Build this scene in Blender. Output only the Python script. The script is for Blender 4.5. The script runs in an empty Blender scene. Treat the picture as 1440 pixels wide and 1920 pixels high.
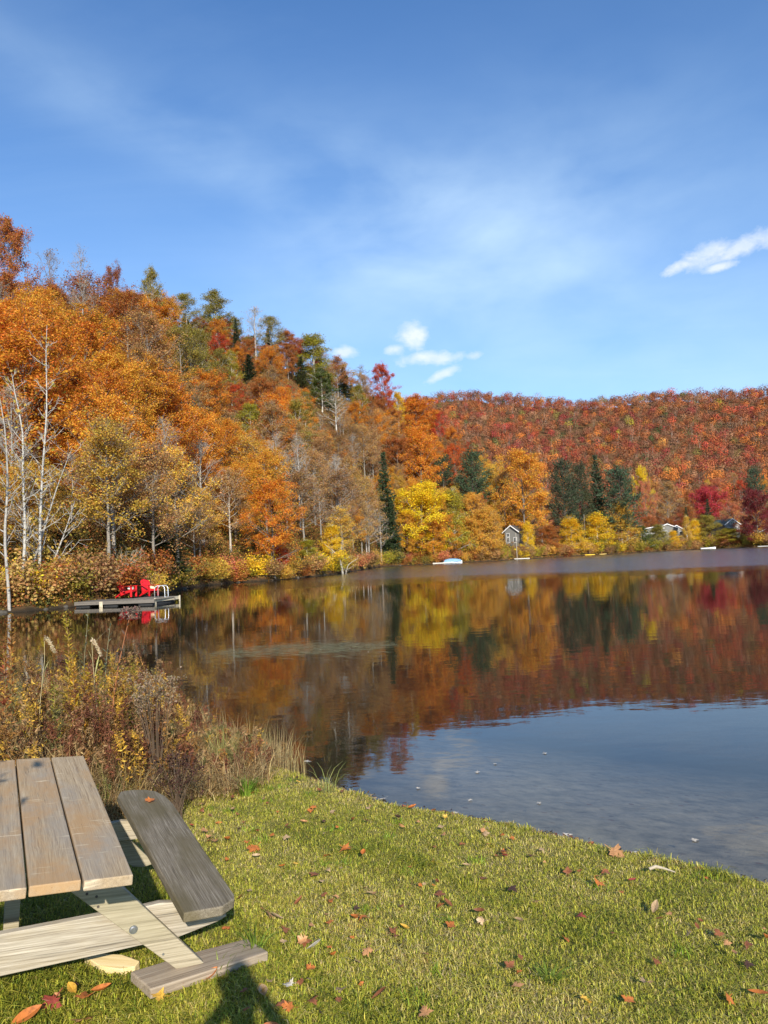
import bpy, math, random
import numpy as np
from mathutils import Vector, Matrix

SC = bpy.context.scene
COL = SC.collection
rs = np.random.RandomState(11)
random.seed(5)

# ------------------------------------------------------------------ camera
FPX, CX, CY = 1442.0, 720.0, 960.0          # focal length and centre in photo pixels
PITCH, ROLL, HCAM = math.atan(87 / FPX), 0.045, 2.15
_f = np.array([0, math.cos(PITCH), math.sin(PITCH)])
_r0 = np.array([1.0, 0, 0]); _u0 = np.cross(_r0, _f)
_r = _r0 * math.cos(ROLL) - _u0 * math.sin(ROLL)
_u = _u0 * math.cos(ROLL) + _r0 * math.sin(ROLL)
CAM = np.array([0, 0, HCAM])
cam_d = bpy.data.cameras.new('camera'); cam = bpy.data.objects.new('camera', cam_d); COL.objects.link(cam)
cam_d.sensor_fit = 'VERTICAL'; cam_d.sensor_height = 24.0; cam_d.lens = 24.0 * FPX / 1920
cam_d.clip_start = 0.05; cam_d.clip_end = 6000
M = Matrix(((_r[0], _u[0], -_f[0], 0), (_r[1], _u[1], -_f[1], 0), (_r[2], _u[2], -_f[2], HCAM), (0, 0, 0, 1)))
cam.matrix_world = M
SC.camera = cam

# ------------------------------------------------------------------ light
SUN_EL, SUN_AZ = math.radians(26.5), math.radians(168.0)    # azimuth clockwise from +Y
sun_dir = Vector((math.sin(SUN_AZ) * math.cos(SUN_EL), math.cos(SUN_AZ) * math.cos(SUN_EL), math.sin(SUN_EL)))
sun_d = bpy.data.lights.new('sun', 'SUN'); sun = bpy.data.objects.new('sun', sun_d); COL.objects.link(sun)
sun_d.energy = 4.8; sun_d.angle = math.radians(0.5); sun_d.color = (1.0, 0.93, 0.82)
sun.rotation_euler = sun_dir.to_track_quat('Z', 'Y').to_euler()
sun.location = (0, 0, 300)
SC.view_settings.view_transform = 'Standard'; SC.view_settings.look = 'None'
SC.view_settings.gamma = 1; SC.view_settings.exposure = 0.55

def ray(px, py):
    return _f + _r * (px - CX) / FPX - _u * (py - CY) / FPX
def atz(px, py, z):
    d = ray(px, py); return CAM + d * ((z - HCAM) / d[2])
def atd(px, py, D):
    d = ray(px, py); return CAM + d * (D / math.hypot(d[0], d[1]))
def proj(p):
    v = np.asarray(p, float) - CAM; z = v @ _f
    return CX + FPX * (v @ _r) / z, CY - FPX * (v @ _u) / z

# ------------------------------------------------------------------ node helpers
class NT:
    def __init__(s, nt): s.nt = nt; s.n = nt.nodes; s.l = nt.links
    def new(s, t, **kw):
        n = s.n.new(t)
        for k, v in kw.items():
            if k.startswith('i_'):
                key = k[2:].replace('_', ' ')
                n.inputs[key].default_value = v
            else: setattr(n, k, v)
        return n
    def link(s, a, b): s.l.new(a, b)
    def math(s, op, a, b=None, clamp=False):
        n = s.n.new('ShaderNodeMath'); n.operation = op; n.use_clamp = clamp
        for i, v in enumerate((a, b)):
            if v is None: continue
            if isinstance(v, (int, float)): n.inputs[i].default_value = v
            else: s.l.new(v, n.inputs[i])
        return n.outputs[0]
    def ramp(s, fac, stops, interp='LINEAR'):
        n = s.n.new('ShaderNodeValToRGB'); n.color_ramp.interpolation = interp
        els = n.color_ramp.elements
        while len(els) < len(stops): els.new(0.5)
        for e, (p, c) in zip(els, stops):
            e.position = p; e.color = (c, c, c, 1) if isinstance(c, (int, float)) else (*c, 1)
        s.l.new(fac, n.inputs[0]); return n.outputs[0]
    def mix(s, fac, a, b, blend='MIX'):
        n = s.n.new('ShaderNodeMix'); n.data_type = 'RGBA'; n.blend_type = blend
        for sock, v in ((n.inputs[0], fac), (n.inputs[6], a), (n.inputs[7], b)):
            if isinstance(v, (int, float)): sock.default_value = v
            elif isinstance(v, tuple): sock.default_value = (*v, 1) if len(v) == 3 else v
            else: s.l.new(v, sock)
        return n.outputs[2]
    def noise(s, vec, scale, detail=4, rough=0.55, dist=0.0):
        n = s.n.new('ShaderNodeTexNoise'); n.inputs['Scale'].default_value = scale
        n.inputs['Detail'].default_value = detail; n.inputs['Roughness'].default_value = rough
        n.inputs['Distortion'].default_value = dist
        if vec is not None: s.l.new(vec, n.inputs['Vector'])
        return n.outputs['Fac']
    def mapping(s, vec, scale=(1, 1, 1), rot=(0, 0, 0), loc=(0, 0, 0)):
        n = s.n.new('ShaderNodeMapping'); n.inputs['Scale'].default_value = scale
        n.inputs['Rotation'].default_value = rot; n.inputs['Location'].default_value = loc
        s.l.new(vec, n.inputs['Vector']); return n.outputs[0]

def newmat(name):
    m = bpy.data.materials.new(name); m.use_nodes = True
    t = NT(m.node_tree); t.n.clear()
    out = t.new('ShaderNodeOutputMaterial')
    return m, t, out

# ------------------------------------------------------------------ world: sky with thin cirrus and a few small cumulus
w = bpy.data.worlds.new('World'); SC.world = w; w.use_nodes = True
t = NT(w.node_tree); t.n.clear()
wo = t.new('ShaderNodeOutputWorld'); bg = t.new('ShaderNodeBackground')
sky = t.new('ShaderNodeTexSky', sky_type='NISHITA', sun_disc=False, sun_elevation=SUN_EL, sun_rotation=SUN_AZ,
            altitude=300, air_density=1.0, dust_density=0.6, ozone_density=2.2)
SKY_STRENGTH = 0.097
bg.inputs['Strength'].default_value = SKY_STRENGTH
tc = t.new('ShaderNodeTexCoord')
dvec = tc.outputs['Generated']
sep = t.new('ShaderNodeSeparateXYZ'); t.link(dvec, sep.inputs[0])
skyc = t.mix(1.0, sky.outputs[0], (0.62, 1.0, 1.37), 'MULTIPLY')
# cirrus sheet: project the direction on a high flat layer
zc = t.math('MAXIMUM', sep.outputs[2], 0.03)
comb = t.new('ShaderNodeCombineXYZ')
t.link(t.math('DIVIDE', sep.outputs[0], zc), comb.inputs[0]); t.link(t.math('DIVIDE', sep.outputs[1], zc), comb.inputs[1])
m1 = t.mapping(comb.outputs[0], scale=(0.55, 1.5, 1), rot=(0, 0, math.radians(38)))
c1 = t.noise(m1, 0.9, 7, 0.6, 0.8)
m2 = t.mapping(comb.outputs[0], scale=(0.35, 0.35, 1), loc=(3.1, 1.7, 0))
c2 = t.noise(m2, 0.8, 3, 0.5)
cir = t.math('MULTIPLY', t.ramp(c1, [(0.42, 0), (0.78, 1)]), t.ramp(c2, [(0.38, 0), (0.62, 1)]))
low = t.ramp(sep.outputs[2], [(0.0, 0.55), (0.2, 0.30), (0.45, 0.06), (0.7, 0.0)])    # milky veil low in the sky
veil = t.math('ADD', t.math('MULTIPLY', cir, 0.10), low, clamp=True)
def gaussdir(px, py, sx, sy, rot=0.0):
    """soft lobe round a sky direction, elliptical in azimuth / elevation"""
    d = ray(px, py); d = d / np.linalg.norm(d)
    e1 = np.cross(d, [0, 0, 1.0]); e1 /= np.linalg.norm(e1); e2 = np.cross(e1, d)
    a1 = e1 * math.cos(rot) + e2 * math.sin(rot); a2 = -e1 * math.sin(rot) + e2 * math.cos(rot)
    outs = []
    for a, sg in ((a1, sx), (a2, sy)):
        n = t.new('ShaderNodeVectorMath', operation='DOT_PRODUCT'); t.link(dvec, n.inputs[0]); n.inputs[1].default_value = tuple(a)
        x = t.math('MULTIPLY', n.outputs['Value'], 1 / sg)
        outs.append(t.math('MULTIPLY', x, x))
    n = t.new('ShaderNodeVectorMath', operation='DOT_PRODUCT'); t.link(dvec, n.inputs[0]); n.inputs[1].default_value = tuple(d)
    front = t.math('GREATER_THAN', n.outputs['Value'], 0.2)
    g = t.math('EXPONENT', t.math('MULTIPLY', t.math('ADD', outs[0], outs[1]), -1.0))
    return t.math('MULTIPLY', g, front)
# the long faint streaks of cirrus
st = None
for a in ((330, 270, .34, .035, -.42), (700, 330, .20, .045, -.40), (1100, 560, .35, .16, -.3), (880, 460, .30, .12, .3)):
    g = gaussdir(*a); st = g if st is None else t.math('ADD', st, g)
stn = t.ramp(t.noise(t.mapping(dvec, scale=(1.6, 1, 3.4), rot=(0, .35, 0)), 4.0, 5, 0.5, 0.2), [(0.28, 0.12), (0.74, 1.0)])
veil = t.math('ADD', veil, t.math('MULTIPLY', t.math('MULTIPLY', st, stn), 0.25), clamp=True)
cu = None
for a in ((774, 631, .026, .017, 0), (810, 672, .046, .0095, 0), (830, 703, .026, .007, .35), (740, 655, .018, .009, 0), (648, 660, .02, .009, 0),
          (1405, 456, .046, .012, .28), (1322, 478, .038, .015, .15), (1272, 500, .024, .009, .35), (1450, 444, .04, .012, .1), (1350, 500, .02, .006, .1), (890, 667, .014, .006, .1)):
    g = gaussdir(*a); cu = g if cu is None else t.math('MAXIMUM', cu, g)
cun = t.math('ADD', t.math('MULTIPLY', t.noise(t.mapping(dvec, scale=(1, 1, 1.6)), 26.0, 6, 0.6, .4), .62), t.math('MULTIPLY', t.noise(t.mapping(dvec, scale=(1, 1, 1.5)), 75.0, 6, 0.62), .38))
cum = t.ramp(t.math('ADD', cu, t.math('MULTIPLY', t.math('SUBTRACT', cun, 0.5), 2.1)), [(0.34, 0), (1.15, 1)])
cum = t.math('MULTIPLY', cum, t.ramp(cu, [(0.02, 0), (0.25, 1)]))
c = t.mix(veil, skyc, (5.4, 7.1, 8.6))
shade = t.ramp(t.noise(t.mapping(dvec, loc=(.012, 0, .02)), 26.0, 4, 0.5), [(0.35, (6.2, 6.9, 7.9)), (0.65, (8.2, 8.2, 8.4))])
c = t.mix(t.math('MULTIPLY', cum, 0.66), c, shade)
t.link(c, bg.inputs[0]); t.link(bg.outputs[0], wo.inputs[0])

# ------------------------------------------------------------------ object helpers
def tag(o, label=None, cat=None, group=None, kind=None):
    if label: o['label'] = label
    if cat: o['category'] = cat
    if group: o['group'] = group
    if kind: o['kind'] = kind
    return o
def empty(name, loc=(0, 0, 0), rz=0.0):
    o = bpy.data.objects.new(name, None); COL.objects.link(o); o.location = loc; o.rotation_euler = (0, 0, rz)
    o.empty_display_size = 0.2; return o
def link(name, me, mat=None, parent=None):
    o = bpy.data.objects.new(name, me); COL.objects.link(o)
    if mat is not None and not me.materials: me.materials.append(mat)
    if parent: o.parent = parent
    return o
def npmesh(name, V, Q=None, T=None, col=None, smooth=False):
    """mesh from numpy: quads Q (n,4), triangles T (n,3), optional per-vertex colour"""
    me = bpy.data.meshes.new(name)
    V = np.asarray(V, np.float32)
    nq = 0 if Q is None else len(Q); nt = 0 if T is None else len(T)
    me.vertices.add(len(V)); me.vertices.foreach_set('co', V.ravel())
    idx = np.concatenate([np.asarray(a, np.int32).ravel() for a in (Q, T) if a is not None and len(a)])
    me.loops.add(len(idx)); me.loops.foreach_set('vertex_index', idx)
    me.polygons.add(nq + nt)
    ls = np.concatenate([np.arange(nq) * 4, nq * 4 + np.arange(nt) * 3]).astype(np.int32)
    me.polygons.foreach_set('loop_start', ls)
    if smooth: me.polygons.foreach_set('use_smooth', np.ones(nq + nt, bool))
    if col is not None:
        a = me.color_attributes.new('Col', 'FLOAT_COLOR', 'POINT')
        c = np.ones((len(V), 4), np.float32); c[:, :3] = col; a.data.foreach_set('color', c.ravel())
    me.update(calc_edges=True); return me

def unit(v):
    return v / np.maximum(np.linalg.norm(v, axis=-1, keepdims=True), 1e-9)
def leaf_quads(rng, P, size, nrm=None, bias=0.6, aspect=0.75):
    """one kite per point: returns V, Q"""
    n = len(P); size = np.broadcast_to(np.asarray(size, float), (n,))
    N = rng.normal(size=(n, 3))
    if nrm is not None: N = unit(N) + nrm * bias
    N = unit(N); A = unit(np.cross(N, rng.normal(size=(n, 3)))); B = np.cross(N, A)
    s = size[:, None] * .5
    fold = N * s * rng.uniform(-.35, .35, (n, 1))
    V = np.stack([P - A * s, P - B * s * aspect + fold, P + A * s * 1.1, P + B * s * aspect + fold], 1).reshape(-1, 3)
    return V, np.arange(n * 4).reshape(n, 4)

def tubes(polys, ns=5):
    """polys: list of (pts (k,3), radii (k)); connected tubes"""
    Vs, Qs, off = [], [], 0
    ang = np.arange(ns) * 2 * math.pi / ns; ca, sa = np.cos(ang), np.sin(ang)
    for pts, rad in polys:
        pts = np.asarray(pts, float); k = len(pts)
        tg = np.gradient(pts, axis=0); tg = unit(tg)
        ref = np.array([1.0, 0, 0]) if abs(tg[:, 0]).mean() < .75 else np.array([0, 1.0, 0])
        a = unit(np.cross(tg, ref)); b = np.cross(tg, a)
        ring = pts[:, None, :] + np.asarray(rad)[:, None, None] * (a[:, None, :] * ca[None, :, None] + b[:, None, :] * sa[None, :, None])
        Vs.append(ring.reshape(-1, 3))
        i = np.arange(k - 1)[:, None] * ns; j = np.arange(ns)[None, :]; j2 = (j + 1) % ns
        Qs.append((np.stack([i + j, i + j2, i + ns + j2, i + ns + j], -1) + off).reshape(-1, 4))
        off += k * ns
    return np.concatenate(Vs), np.concatenate(Qs)

class MB:
    """collects solid pieces for one mesh"""
    def __init__(s): s.V = []; s.F = []; s.n = 0
    def add(s, V, F):
        V = [tuple(v) for v in V]; s.V += V; s.F += [tuple(i + s.n for i in f) for f in F]; s.n += len(V); return s
    def box(s, lo, hi, R=None, o=None):
        x0, y0, z0 = lo; x1, y1, z1 = hi
        V = [(x0, y0, z0), (x1, y0, z0), (x1, y1, z0), (x0, y1, z0), (x0, y0, z1), (x1, y0, z1), (x1, y1, z1), (x0, y1, z1)]
        if R is not None: V = [tuple(R @ Vector(v)) for v in V]
        if o is not None: V = [(v[0] + o[0], v[1] + o[1], v[2] + o[2]) for v in V]
        return s.add(V, [(0, 3, 2, 1), (4, 5, 6, 7), (0, 1, 5, 4), (1, 2, 6, 5), (2, 3, 7, 6), (3, 0, 4, 7)])
    def prism(s, poly, a, b, axes=(0, 1, 2)):
        """polygon in (axes0, axes1), extruded along axes2 from a to b"""
        n = len(poly); V = []
        for h in (a, b):
            for p in poly:
                v = [0, 0, 0]; v[axes[0]] = p[0]; v[axes[1]] = p[1]; v[axes[2]] = h; V.append(v)
        F = [tuple(range(n))[::-1], tuple(range(n, 2 * n))] + [(i, (i + 1) % n, n + (i + 1) % n, n + i) for i in range(n)]
        return s.add(V, F)
    def tube(s, pts, rad, ns=8):
        rad = rad if hasattr(rad, '__len__') else [rad] * len(pts)
        V, Q = tubes([(np.asarray(pts, float), rad)], ns)
        k = len(pts); F = [tuple(q) for q in Q] + [tuple(range(ns))[::-1], tuple(range((k - 1) * ns, k * ns))]
        return s.add(V, F)
    def build(s, name, mat, parent=None, bevel=0.0, smooth=False, seg=2):
        me = bpy.data.meshes.new(name); me.from_pydata(s.V, [], s.F); me.update()
        import bmesh
        bm = bmesh.new(); bm.from_mesh(me); bmesh.ops.recalc_face_normals(bm, faces=bm.faces); bm.to_mesh(me); bm.free()
        if smooth: me.polygons.foreach_set('use_smooth', [True] * len(me.polygons))
        o = link(name, me, mat, parent)
        if bevel:
            b = o.modifiers.new('bevel', 'BEVEL'); b.width = bevel; b.segments = seg; b.limit_method = 'ANGLE'
        return o

def copy_tree(o, parent=None):
    c = o.copy(); COL.objects.link(c); c.parent = parent
    for ch in o.children: copy_tree(ch, c)
    return c

# ------------------------------------------------------------------ materials
def leaf_mat(name, use='object', jitter=0.5, trans=0.35, hue=0.035, rough=0.55):
    m, t, out = newmat(name)
    if use == 'object':
        oi = t.new('ShaderNodeObjectInfo'); base = oi.outputs['Color']
    else:
        va = t.new('ShaderNodeVertexColor'); va.layer_name = 'Col'; base = va.outputs['Color']
    geo = t.new('ShaderNodeNewGeometry'); rnd = geo.outputs['Random Per Island']
    hs = t.new('ShaderNodeHueSaturation')
    t.link(t.math('ADD', t.math('MULTIPLY', t.math('SUBTRACT', rnd, .5), hue * 2), .5), hs.inputs['Hue'])
    wn = t.new('ShaderNodeTexWhiteNoise'); wn.noise_dimensions = '1D'; t.link(rnd, wn.inputs['W'])
    t.link(t.math('ADD', t.math('MULTIPLY', wn.outputs['Value'], jitter), 1 - jitter * .5), hs.inputs['Value'])
    t.link(base, hs.inputs['Color']); col = hs.outputs[0]
    d = t.new('ShaderNodeBsdfPrincipled'); d.inputs['Roughness'].default_value = rough
    d.inputs['Specular IOR Level'].default_value = 0.25
    t.link(col, d.inputs['Base Color'])
    tr = t.new('ShaderNodeBsdfTranslucent'); t.link(col, tr.inputs['Color'])
    mx = t.new('ShaderNodeMixShader'); mx.inputs[0].default_value = trans
    t.link(d.outputs[0], mx.inputs[1]); t.link(tr.outputs[0], mx.inputs[2]); t.link(mx.outputs[0], out.inputs[0])
    return m
def bark_mat(name, use='object'):
    m, t, out = newmat(name)
    oi = t.new('ShaderNodeObjectInfo'); tc = t.new('ShaderNodeTexCoord')
    n1 = t.noise(t.mapping(tc.outputs['Object'], scale=(3, 3, 5)), 2.2, 5, .65)
    f = t.ramp(n1, [(.30, .35), (.5, 1.0), (.75, 1.15)])
    d = t.new('ShaderNodeBsdfPrincipled'); d.inputs['Roughness'].default_value = .85
    t.link(t.mix(1.0, oi.outputs['Color'], f, 'MULTIPLY'), d.inputs['Base Color']); t.link(d.outputs[0], out.inputs[0])
    return m
def paint_mat(name, col, rough=.5, var=.12, scale=6, spec=.4, bump=0.0, metal=0.0):
    m, t, out = newmat(name)
    tc = t.new('ShaderNodeTexCoord'); n = t.noise(tc.outputs['Object'], scale, 6, .65)
    k = t.ramp(n, [(.3, 1 - var), (.7, 1 + var)])
    d = t.new('ShaderNodeBsdfPrincipled'); d.inputs['Roughness'].default_value = rough
    d.inputs['Specular IOR Level'].default_value = spec; d.inputs['Metallic'].default_value = metal
    t.link(t.mix(1.0, (*col, 1), k, 'MULTIPLY'), d.inputs['Base Color'])
    if bump:
        b = t.new('ShaderNodeBump'); b.inputs['Strength'].default_value = bump; b.inputs['Distance'].default_value = .01
        t.link(n, b.inputs['Height']); t.link(b.outputs[0], d.inputs['Normal'])
    t.link(d.outputs[0], out.inputs[0]); return m
def wood_mat(name, c_dark, c_mid, c_light, axis=1, grain=90, tint=None, tintamt=.5, scratches=0.0, seedloc=(0, 0, 0), crack=.6, stain=None, stainamt=0.0):
    """weathered board: grain runs along object axis `axis`"""
    m, t, out = newmat(name)
    tc = t.new('ShaderNodeTexCoord'); oi = t.new('ShaderNodeObjectInfo')
    addv = t.new('ShaderNodeVectorMath', operation='ADD'); t.link(tc.outputs['Object'], addv.inputs[0])
    cb = t.new('ShaderNodeCombineXYZ'); rr = t.math('MULTIPLY', oi.outputs['Random'], 37.0)
    for i in range(3): t.link(rr, cb.inputs[i])
    t.link(cb.outputs[0], addv.inputs[1]); vec = t.mapping(addv.outputs[0], loc=seedloc)
    sc = [1.0, 1.0, 1.0]; sc[axis] = 0.013
    stretched = t.mapping(vec, scale=tuple(sc))
    warp = t.noise(t.mapping(vec, scale=tuple(.35 if i == axis else 1.0 for i in range(3))), 6, 3, .5)
    wv = t.new('ShaderNodeVectorMath', operation='ADD'); t.link(stretched, wv.inputs[0])
    sclv = t.new('ShaderNodeVectorMath', operation='SCALE'); t.link(warp, sclv.inputs[0]); sclv.inputs['Scale'].default_value = .05
    cx = t.new('ShaderNodeCombineXYZ')
    for i in range(3):
        if i != axis: t.link(t.math('MULTIPLY', warp, .022), cx.inputs[i])
    t.link(cx.outputs[0], wv.inputs[1])
    g1 = t.noise(wv.outputs[0], grain, 5, .7)
    g2 = t.noise(wv.outputs[0], grain * .25, 4, .6)
    blot = t.noise(t.mapping(vec, scale=tuple(.3 if i == axis else 1.0 for i in range(3))), 5.5, 5, .6)
    f = t.math('ADD', t.math('MULTIPLY', g1, .68), t.math('MULTIPLY', g2, .32))
    col = t.ramp(f, [(.30, c_dark), (.47, c_mid), (.68, c_light)])
    if tint is not None:
        col = t.mix(t.math('MULTIPLY', t.ramp(blot, [(.40, 0), (.62, 1)]), tintamt), col, tint)
    if stain is not None:
        b2 = t.noise(t.mapping(vec, scale=tuple(.45 if i == axis else 1.0 for i in range(3)), loc=(4, 2, 7)), 3.6, 6, .68)
        col = t.mix(t.math('MULTIPLY', t.ramp(b2, [(.46, 0), (.62, 1)]), stainamt), col, stain)
    if scratches:
        s2 = [26.0, 26.0, 26.0]; s2[axis] = 62.0; s2[0] = 7.5
        sn = t.noise(t.mapping(vec, scale=tuple(s2), rot=(0, 0, .10)), 1.0, 2, .4, .5)
        reg = t.ramp(t.noise(vec, 4.2, 2, .5), [(.47, 0), (.60, 1)])
        smask = t.math('MULTIPLY', t.ramp(sn, [(.66, 0), (.73, 1)]), reg)
        col = t.mix(t.math('MULTIPLY', smask, scratches), col, (.72, .60, .40))
    ck = t.ramp(t.noise(wv.outputs[0], grain * .6, 3, .6), [(.27, 1 - crack), (.36, 1.0)])
    col = t.mix(1.0, col, ck, 'MULTIPLY')
    kn = t.new('ShaderNodeTexVoronoi'); kn.inputs['Scale'].default_value = 3.4
    t.link(t.mapping(vec, scale=tuple(.62 if i == axis else 1.0 for i in range(3))), kn.inputs['Vector'])
    knm = t.ramp(kn.outputs['Distance'], [(.035, 1), (.085, 0)])
    col = t.mix(t.math('MULTIPLY', knm, .7), col, tuple(x * .55 for x in c_dark))
    d = t.new('ShaderNodeBsdfPrincipled'); d.inputs['Roughness'].default_value = .8; d.inputs['Specular IOR Level'].default_value = .25
    t.link(col, d.inputs['Base Color'])
    b = t.new('ShaderNodeBump'); b.inputs['Strength'].default_value = .45; b.inputs['Distance'].default_value = .004
    t.link(f, b.inputs['Height']); t.link(b.outputs[0], d.inputs['Normal']); t.link(d.outputs[0], out.inputs[0])
    return m

LEAF = leaf_mat('autumn_leaves', 'object', .55, .42, .028)
NEEDLE = leaf_mat('needles', 'object', .6, .12, .02)
BARK = bark_mat('bark')
FARLEAF = leaf_mat('far_foliage', 'attr', .10, .10, .006, .9)
STUFFLEAF = leaf_mat('mixed_foliage', 'attr', .5, .35, .02)
GRASS = leaf_mat('grass_blades', 'attr', .45, .40, .018, .45)

# ------------------------------------------------------------------ terrain
AZ_R = np.array([(-180, 0), (-72, 0), (-60, 25), (-45, 40), (-33, 47), (-26.7, 49.6), (-22.8, 51.4), (-20.4, 54), (-18.2, 57), (-16.3, 68), (-14.9, 79), (-13.5, 89), (-11.2, 97), (-8.7, 99),
                 (-6, 108), (-3.4, 123), (-1.6, 160), (-.4, 192), (1.5, 203), (3.8, 203), (8.1, 219), (12, 250), (15.7, 285), (20, 330), (23, 345), (26.4, 335), (40, 300), (60, 250), (90, 120), (102, 30), (112, 0), (180, 0)], float)
RIDGE = np.array([(-180, 60, .6), (-75, 70, 3), (-60, 120, 28), (-40, 125, 35), (-27, 132, 34.5), (-22, 140, 38.5), (-17, 158, 46), (-12.5, 195, 57), (-8, 225, 60), (-3.4, 258, 58), (.6, 300, 55),
                  (4.4, 312, 44), (7, 312, 31), (9, 315, 20), (11, 325, 12), (15, 370, 8), (20, 430, 7), (27, 430, 7), (60, 430, 7), (100, 200, 2), (112, 100, .6), (180, 60, .6)], float)
def _zfar(px, py): return atd(px, py, 900)[2] - 11
LANDBANK = True
FAR = np.array([(-180, 1), (-80, 5), (-30, 120), (0, 172), (2.8, _zfar(790, 740)), (7, _zfar(890, 733)), (10.9, _zfar(1000, 741)), (15, _zfar(1110, 745)), (20, _zfar(1240, 729)), (24, _zfar(1350, 728)), (27, _zfar(1440, 724)), (45, 190), (90, 80), (125, 1), (180, 1)], float)
def wob(x, y, s, seed=0):
    a = seed * 1.7
    return (np.sin(x * s + a) * np.cos(y * s * 1.13 + 2 * a) + .5 * np.sin(x * s * 2.3 + y * s * 1.7 + a) + .35 * np.sin(y * s * 3.9 - x * s * 2.9 + 3 * a)) / 1.85
def shoreR(az):
    return np.interp(az, AZ_R[:, 0], AZ_R[:, 1])
def terrain(x, y):
    x = np.asarray(x, float); y = np.asarray(y, float)
    az = np.degrees(np.arctan2(x, y)); r = np.hypot(x, y)
    R = shoreR(az) + np.clip((r - 25) / 40, 0, 1) * wob(x, y, .32, 1) * 1.2
    Dr = np.interp(az, RIDGE[:, 0], RIDGE[:, 1]); zr = np.interp(az, RIDGE[:, 0], RIDGE[:, 2])
    zf = np.interp(az, FAR[:, 0], FAR[:, 1])
    d = r - R
    land = .5 + np.clip(d / np.maximum(Dr - R, 1), 0, 1) ** 1.15 * (zr - .5)
    bank = 3.2 * np.clip((az - 4) / 4, 0, 1) * np.clip((32 - az) / 4, 0, 1) * np.clip(d / 15, 0, 1) ** .8
    land = np.maximum(land, .5 + bank)
    # behind the near ridge: a dip, then the far hill
    s1 = np.clip((r - Dr) / 120, 0, 1); s1 = s1 * s1 * (3 - 2 * s1)
    dip = zr * (1 - .35 * s1)
    s2 = np.clip((r - 470) / (900 - 470), 0, 1); s2 = s2 ** .92
    s3 = np.clip((r - 900) / 700, 0, 1)
    far = dip + (zf - dip) * s2 - s3 * 60
    land = np.where(r > Dr, far, land)
    land = land + wob(x, y, .05, 2) * np.clip(d / 60, 0, 1) * 1.8 + wob(x, y, .021, 3) * np.clip(d / 200, 0, 1) * 3 * (1 - .3 * s2) + 7 * wob(x, y, .0105, 5) * s2 * (1.35 - s2)
    k = np.clip(d / .7, 0, 1); k = k * k * (3 - 2 * k)
    bed = -1.4 * np.clip(-d / 5, 0, 1)
    return np.where(d > 0, bed * (1 - k) + land * k, bed)

azs = np.concatenate([np.arange(-180, -62, 4.0), np.arange(-62, 62, .4), np.arange(62, 180.1, 4.0)])
rr = np.concatenate([np.linspace(12, 40, 12), np.arange(42, 130, 1.5), np.arange(130, 360, 2.5), np.arange(360, 700, 9), np.geomspace(700, 3200, 40)])
A, Rr = np.meshgrid(np.radians(azs), rr, indexing='ij')
TX, TY = np.sin(A) * Rr, np.cos(A) * Rr
TZ = terrain(TX, TY)
na, nr = A.shape
ii = (np.arange(na - 1)[:, None] * nr + np.arange(nr - 1)[None, :]).ravel()
tq = np.stack([ii, ii + 1, ii + nr + 1, ii + nr], -1)
m, t, out = newmat('forest_floor')
tc = t.new('ShaderNodeTexCoord'); P = tc.outputs['Object']
n1 = t.noise(P, .9, 8, .7); n2 = t.noise(P, .06, 4, .6)
col = t.ramp(n1, [(.3, (.045, .028, .016)), (.48, (.14, .072, .030)), (.62, (.24, .11, .04)), (.75, (.33, .16, .055))])
col = t.mix(t.ramp(n2, [(.4, 0), (.7, .5)]), col, (.085, .08, .03))
sz = t.new('ShaderNodeSeparateXYZ'); t.link(P, sz.inputs[0])
col = t.mix(t.ramp(t.math('ADD', sz.outputs[2], t.math('MULTIPLY', n1, .5)), [(.3, 1.0), (.75, 0.0)]), col, (.035, .027, .018))
d = t.new('ShaderNodeBsdfPrincipled'); d.inputs['Roughness'].default_value = .95; d.inputs['Specular IOR Level'].default_value = .1
t.link(col, d.inputs['Base Color'])
b = t.new('ShaderNodeBump'); b.inputs['Distance'].default_value = .3; b.inputs['Strength'].default_value = .8; t.link(n1, b.inputs['Height']); t.link(b.outputs[0], d.inputs['Normal'])
t.link(d.outputs[0], out.inputs[0])
o = link('terrain', npmesh('terrain', np.stack([TX, TY, TZ], -1).reshape(-1, 3), tq, smooth=True), m); tag(o, kind='structure')

# near bank -----------------------------------------------------------------
SH = np.array([(-16, 14), (-8, 13.2), (-5, 12.4), (-3.5, 11.2), (-2.5, 9.7), (-1.57, 8.51), (-.97, 7.81), (-.46, 7.21), (.02, 6.77), (.45, 6.44), (1.03, 6.0), (1.35, 5.69), (1.79, 5.31), (2.27, 4.9), (4, 3.4), (8, .5), (16, -6)], float)
def shore_d(x, y):
    return (np.interp(x, SH[:, 0], SH[:, 1]) + .08 * wob(x, y, 2.6, 4) + .06 * wob(x, y, 8, 5) + .025 * wob(x, y, 23, 6) - y) * .76
def lawn_z(x, y):
    x = np.asarray(x, float); y = np.asarray(y, float)
    d = shore_d(x, y)
    dl = np.minimum(d, 6.0)
    land = .012 + .055 * np.clip(d / .22, 0, 1) ** .6 + .055 * dl + .115 * np.clip(dl - 3.6, 0, 2) + wob(x, y, 2.2, 6) * .014 * np.clip(d, 0, 1) + wob(x, y, 7, 7) * .006 * np.clip(d, 0, 1)
    bed = .012 + np.maximum(d * .17, -1.5) - .03 * np.clip(-d / .3, 0, 1)
    return np.where(d > 0, land, bed)
gx = np.concatenate([np.arange(-16, -6, .4), np.arange(-6, 6, .06), np.arange(6, 16.1, .4)])
gy = np.concatenate([np.arange(-14, 0, .5), np.arange(0, 10, .06), np.arange(10, 22.1, .4)])
GX, GY = np.meshgrid(gx, gy, indexing='ij'); GZ = lawn_z(GX, GY)
na, nr = GX.shape
ii = (np.arange(na - 1)[:, None] * nr + np.arange(nr - 1)[None, :]).ravel()
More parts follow.
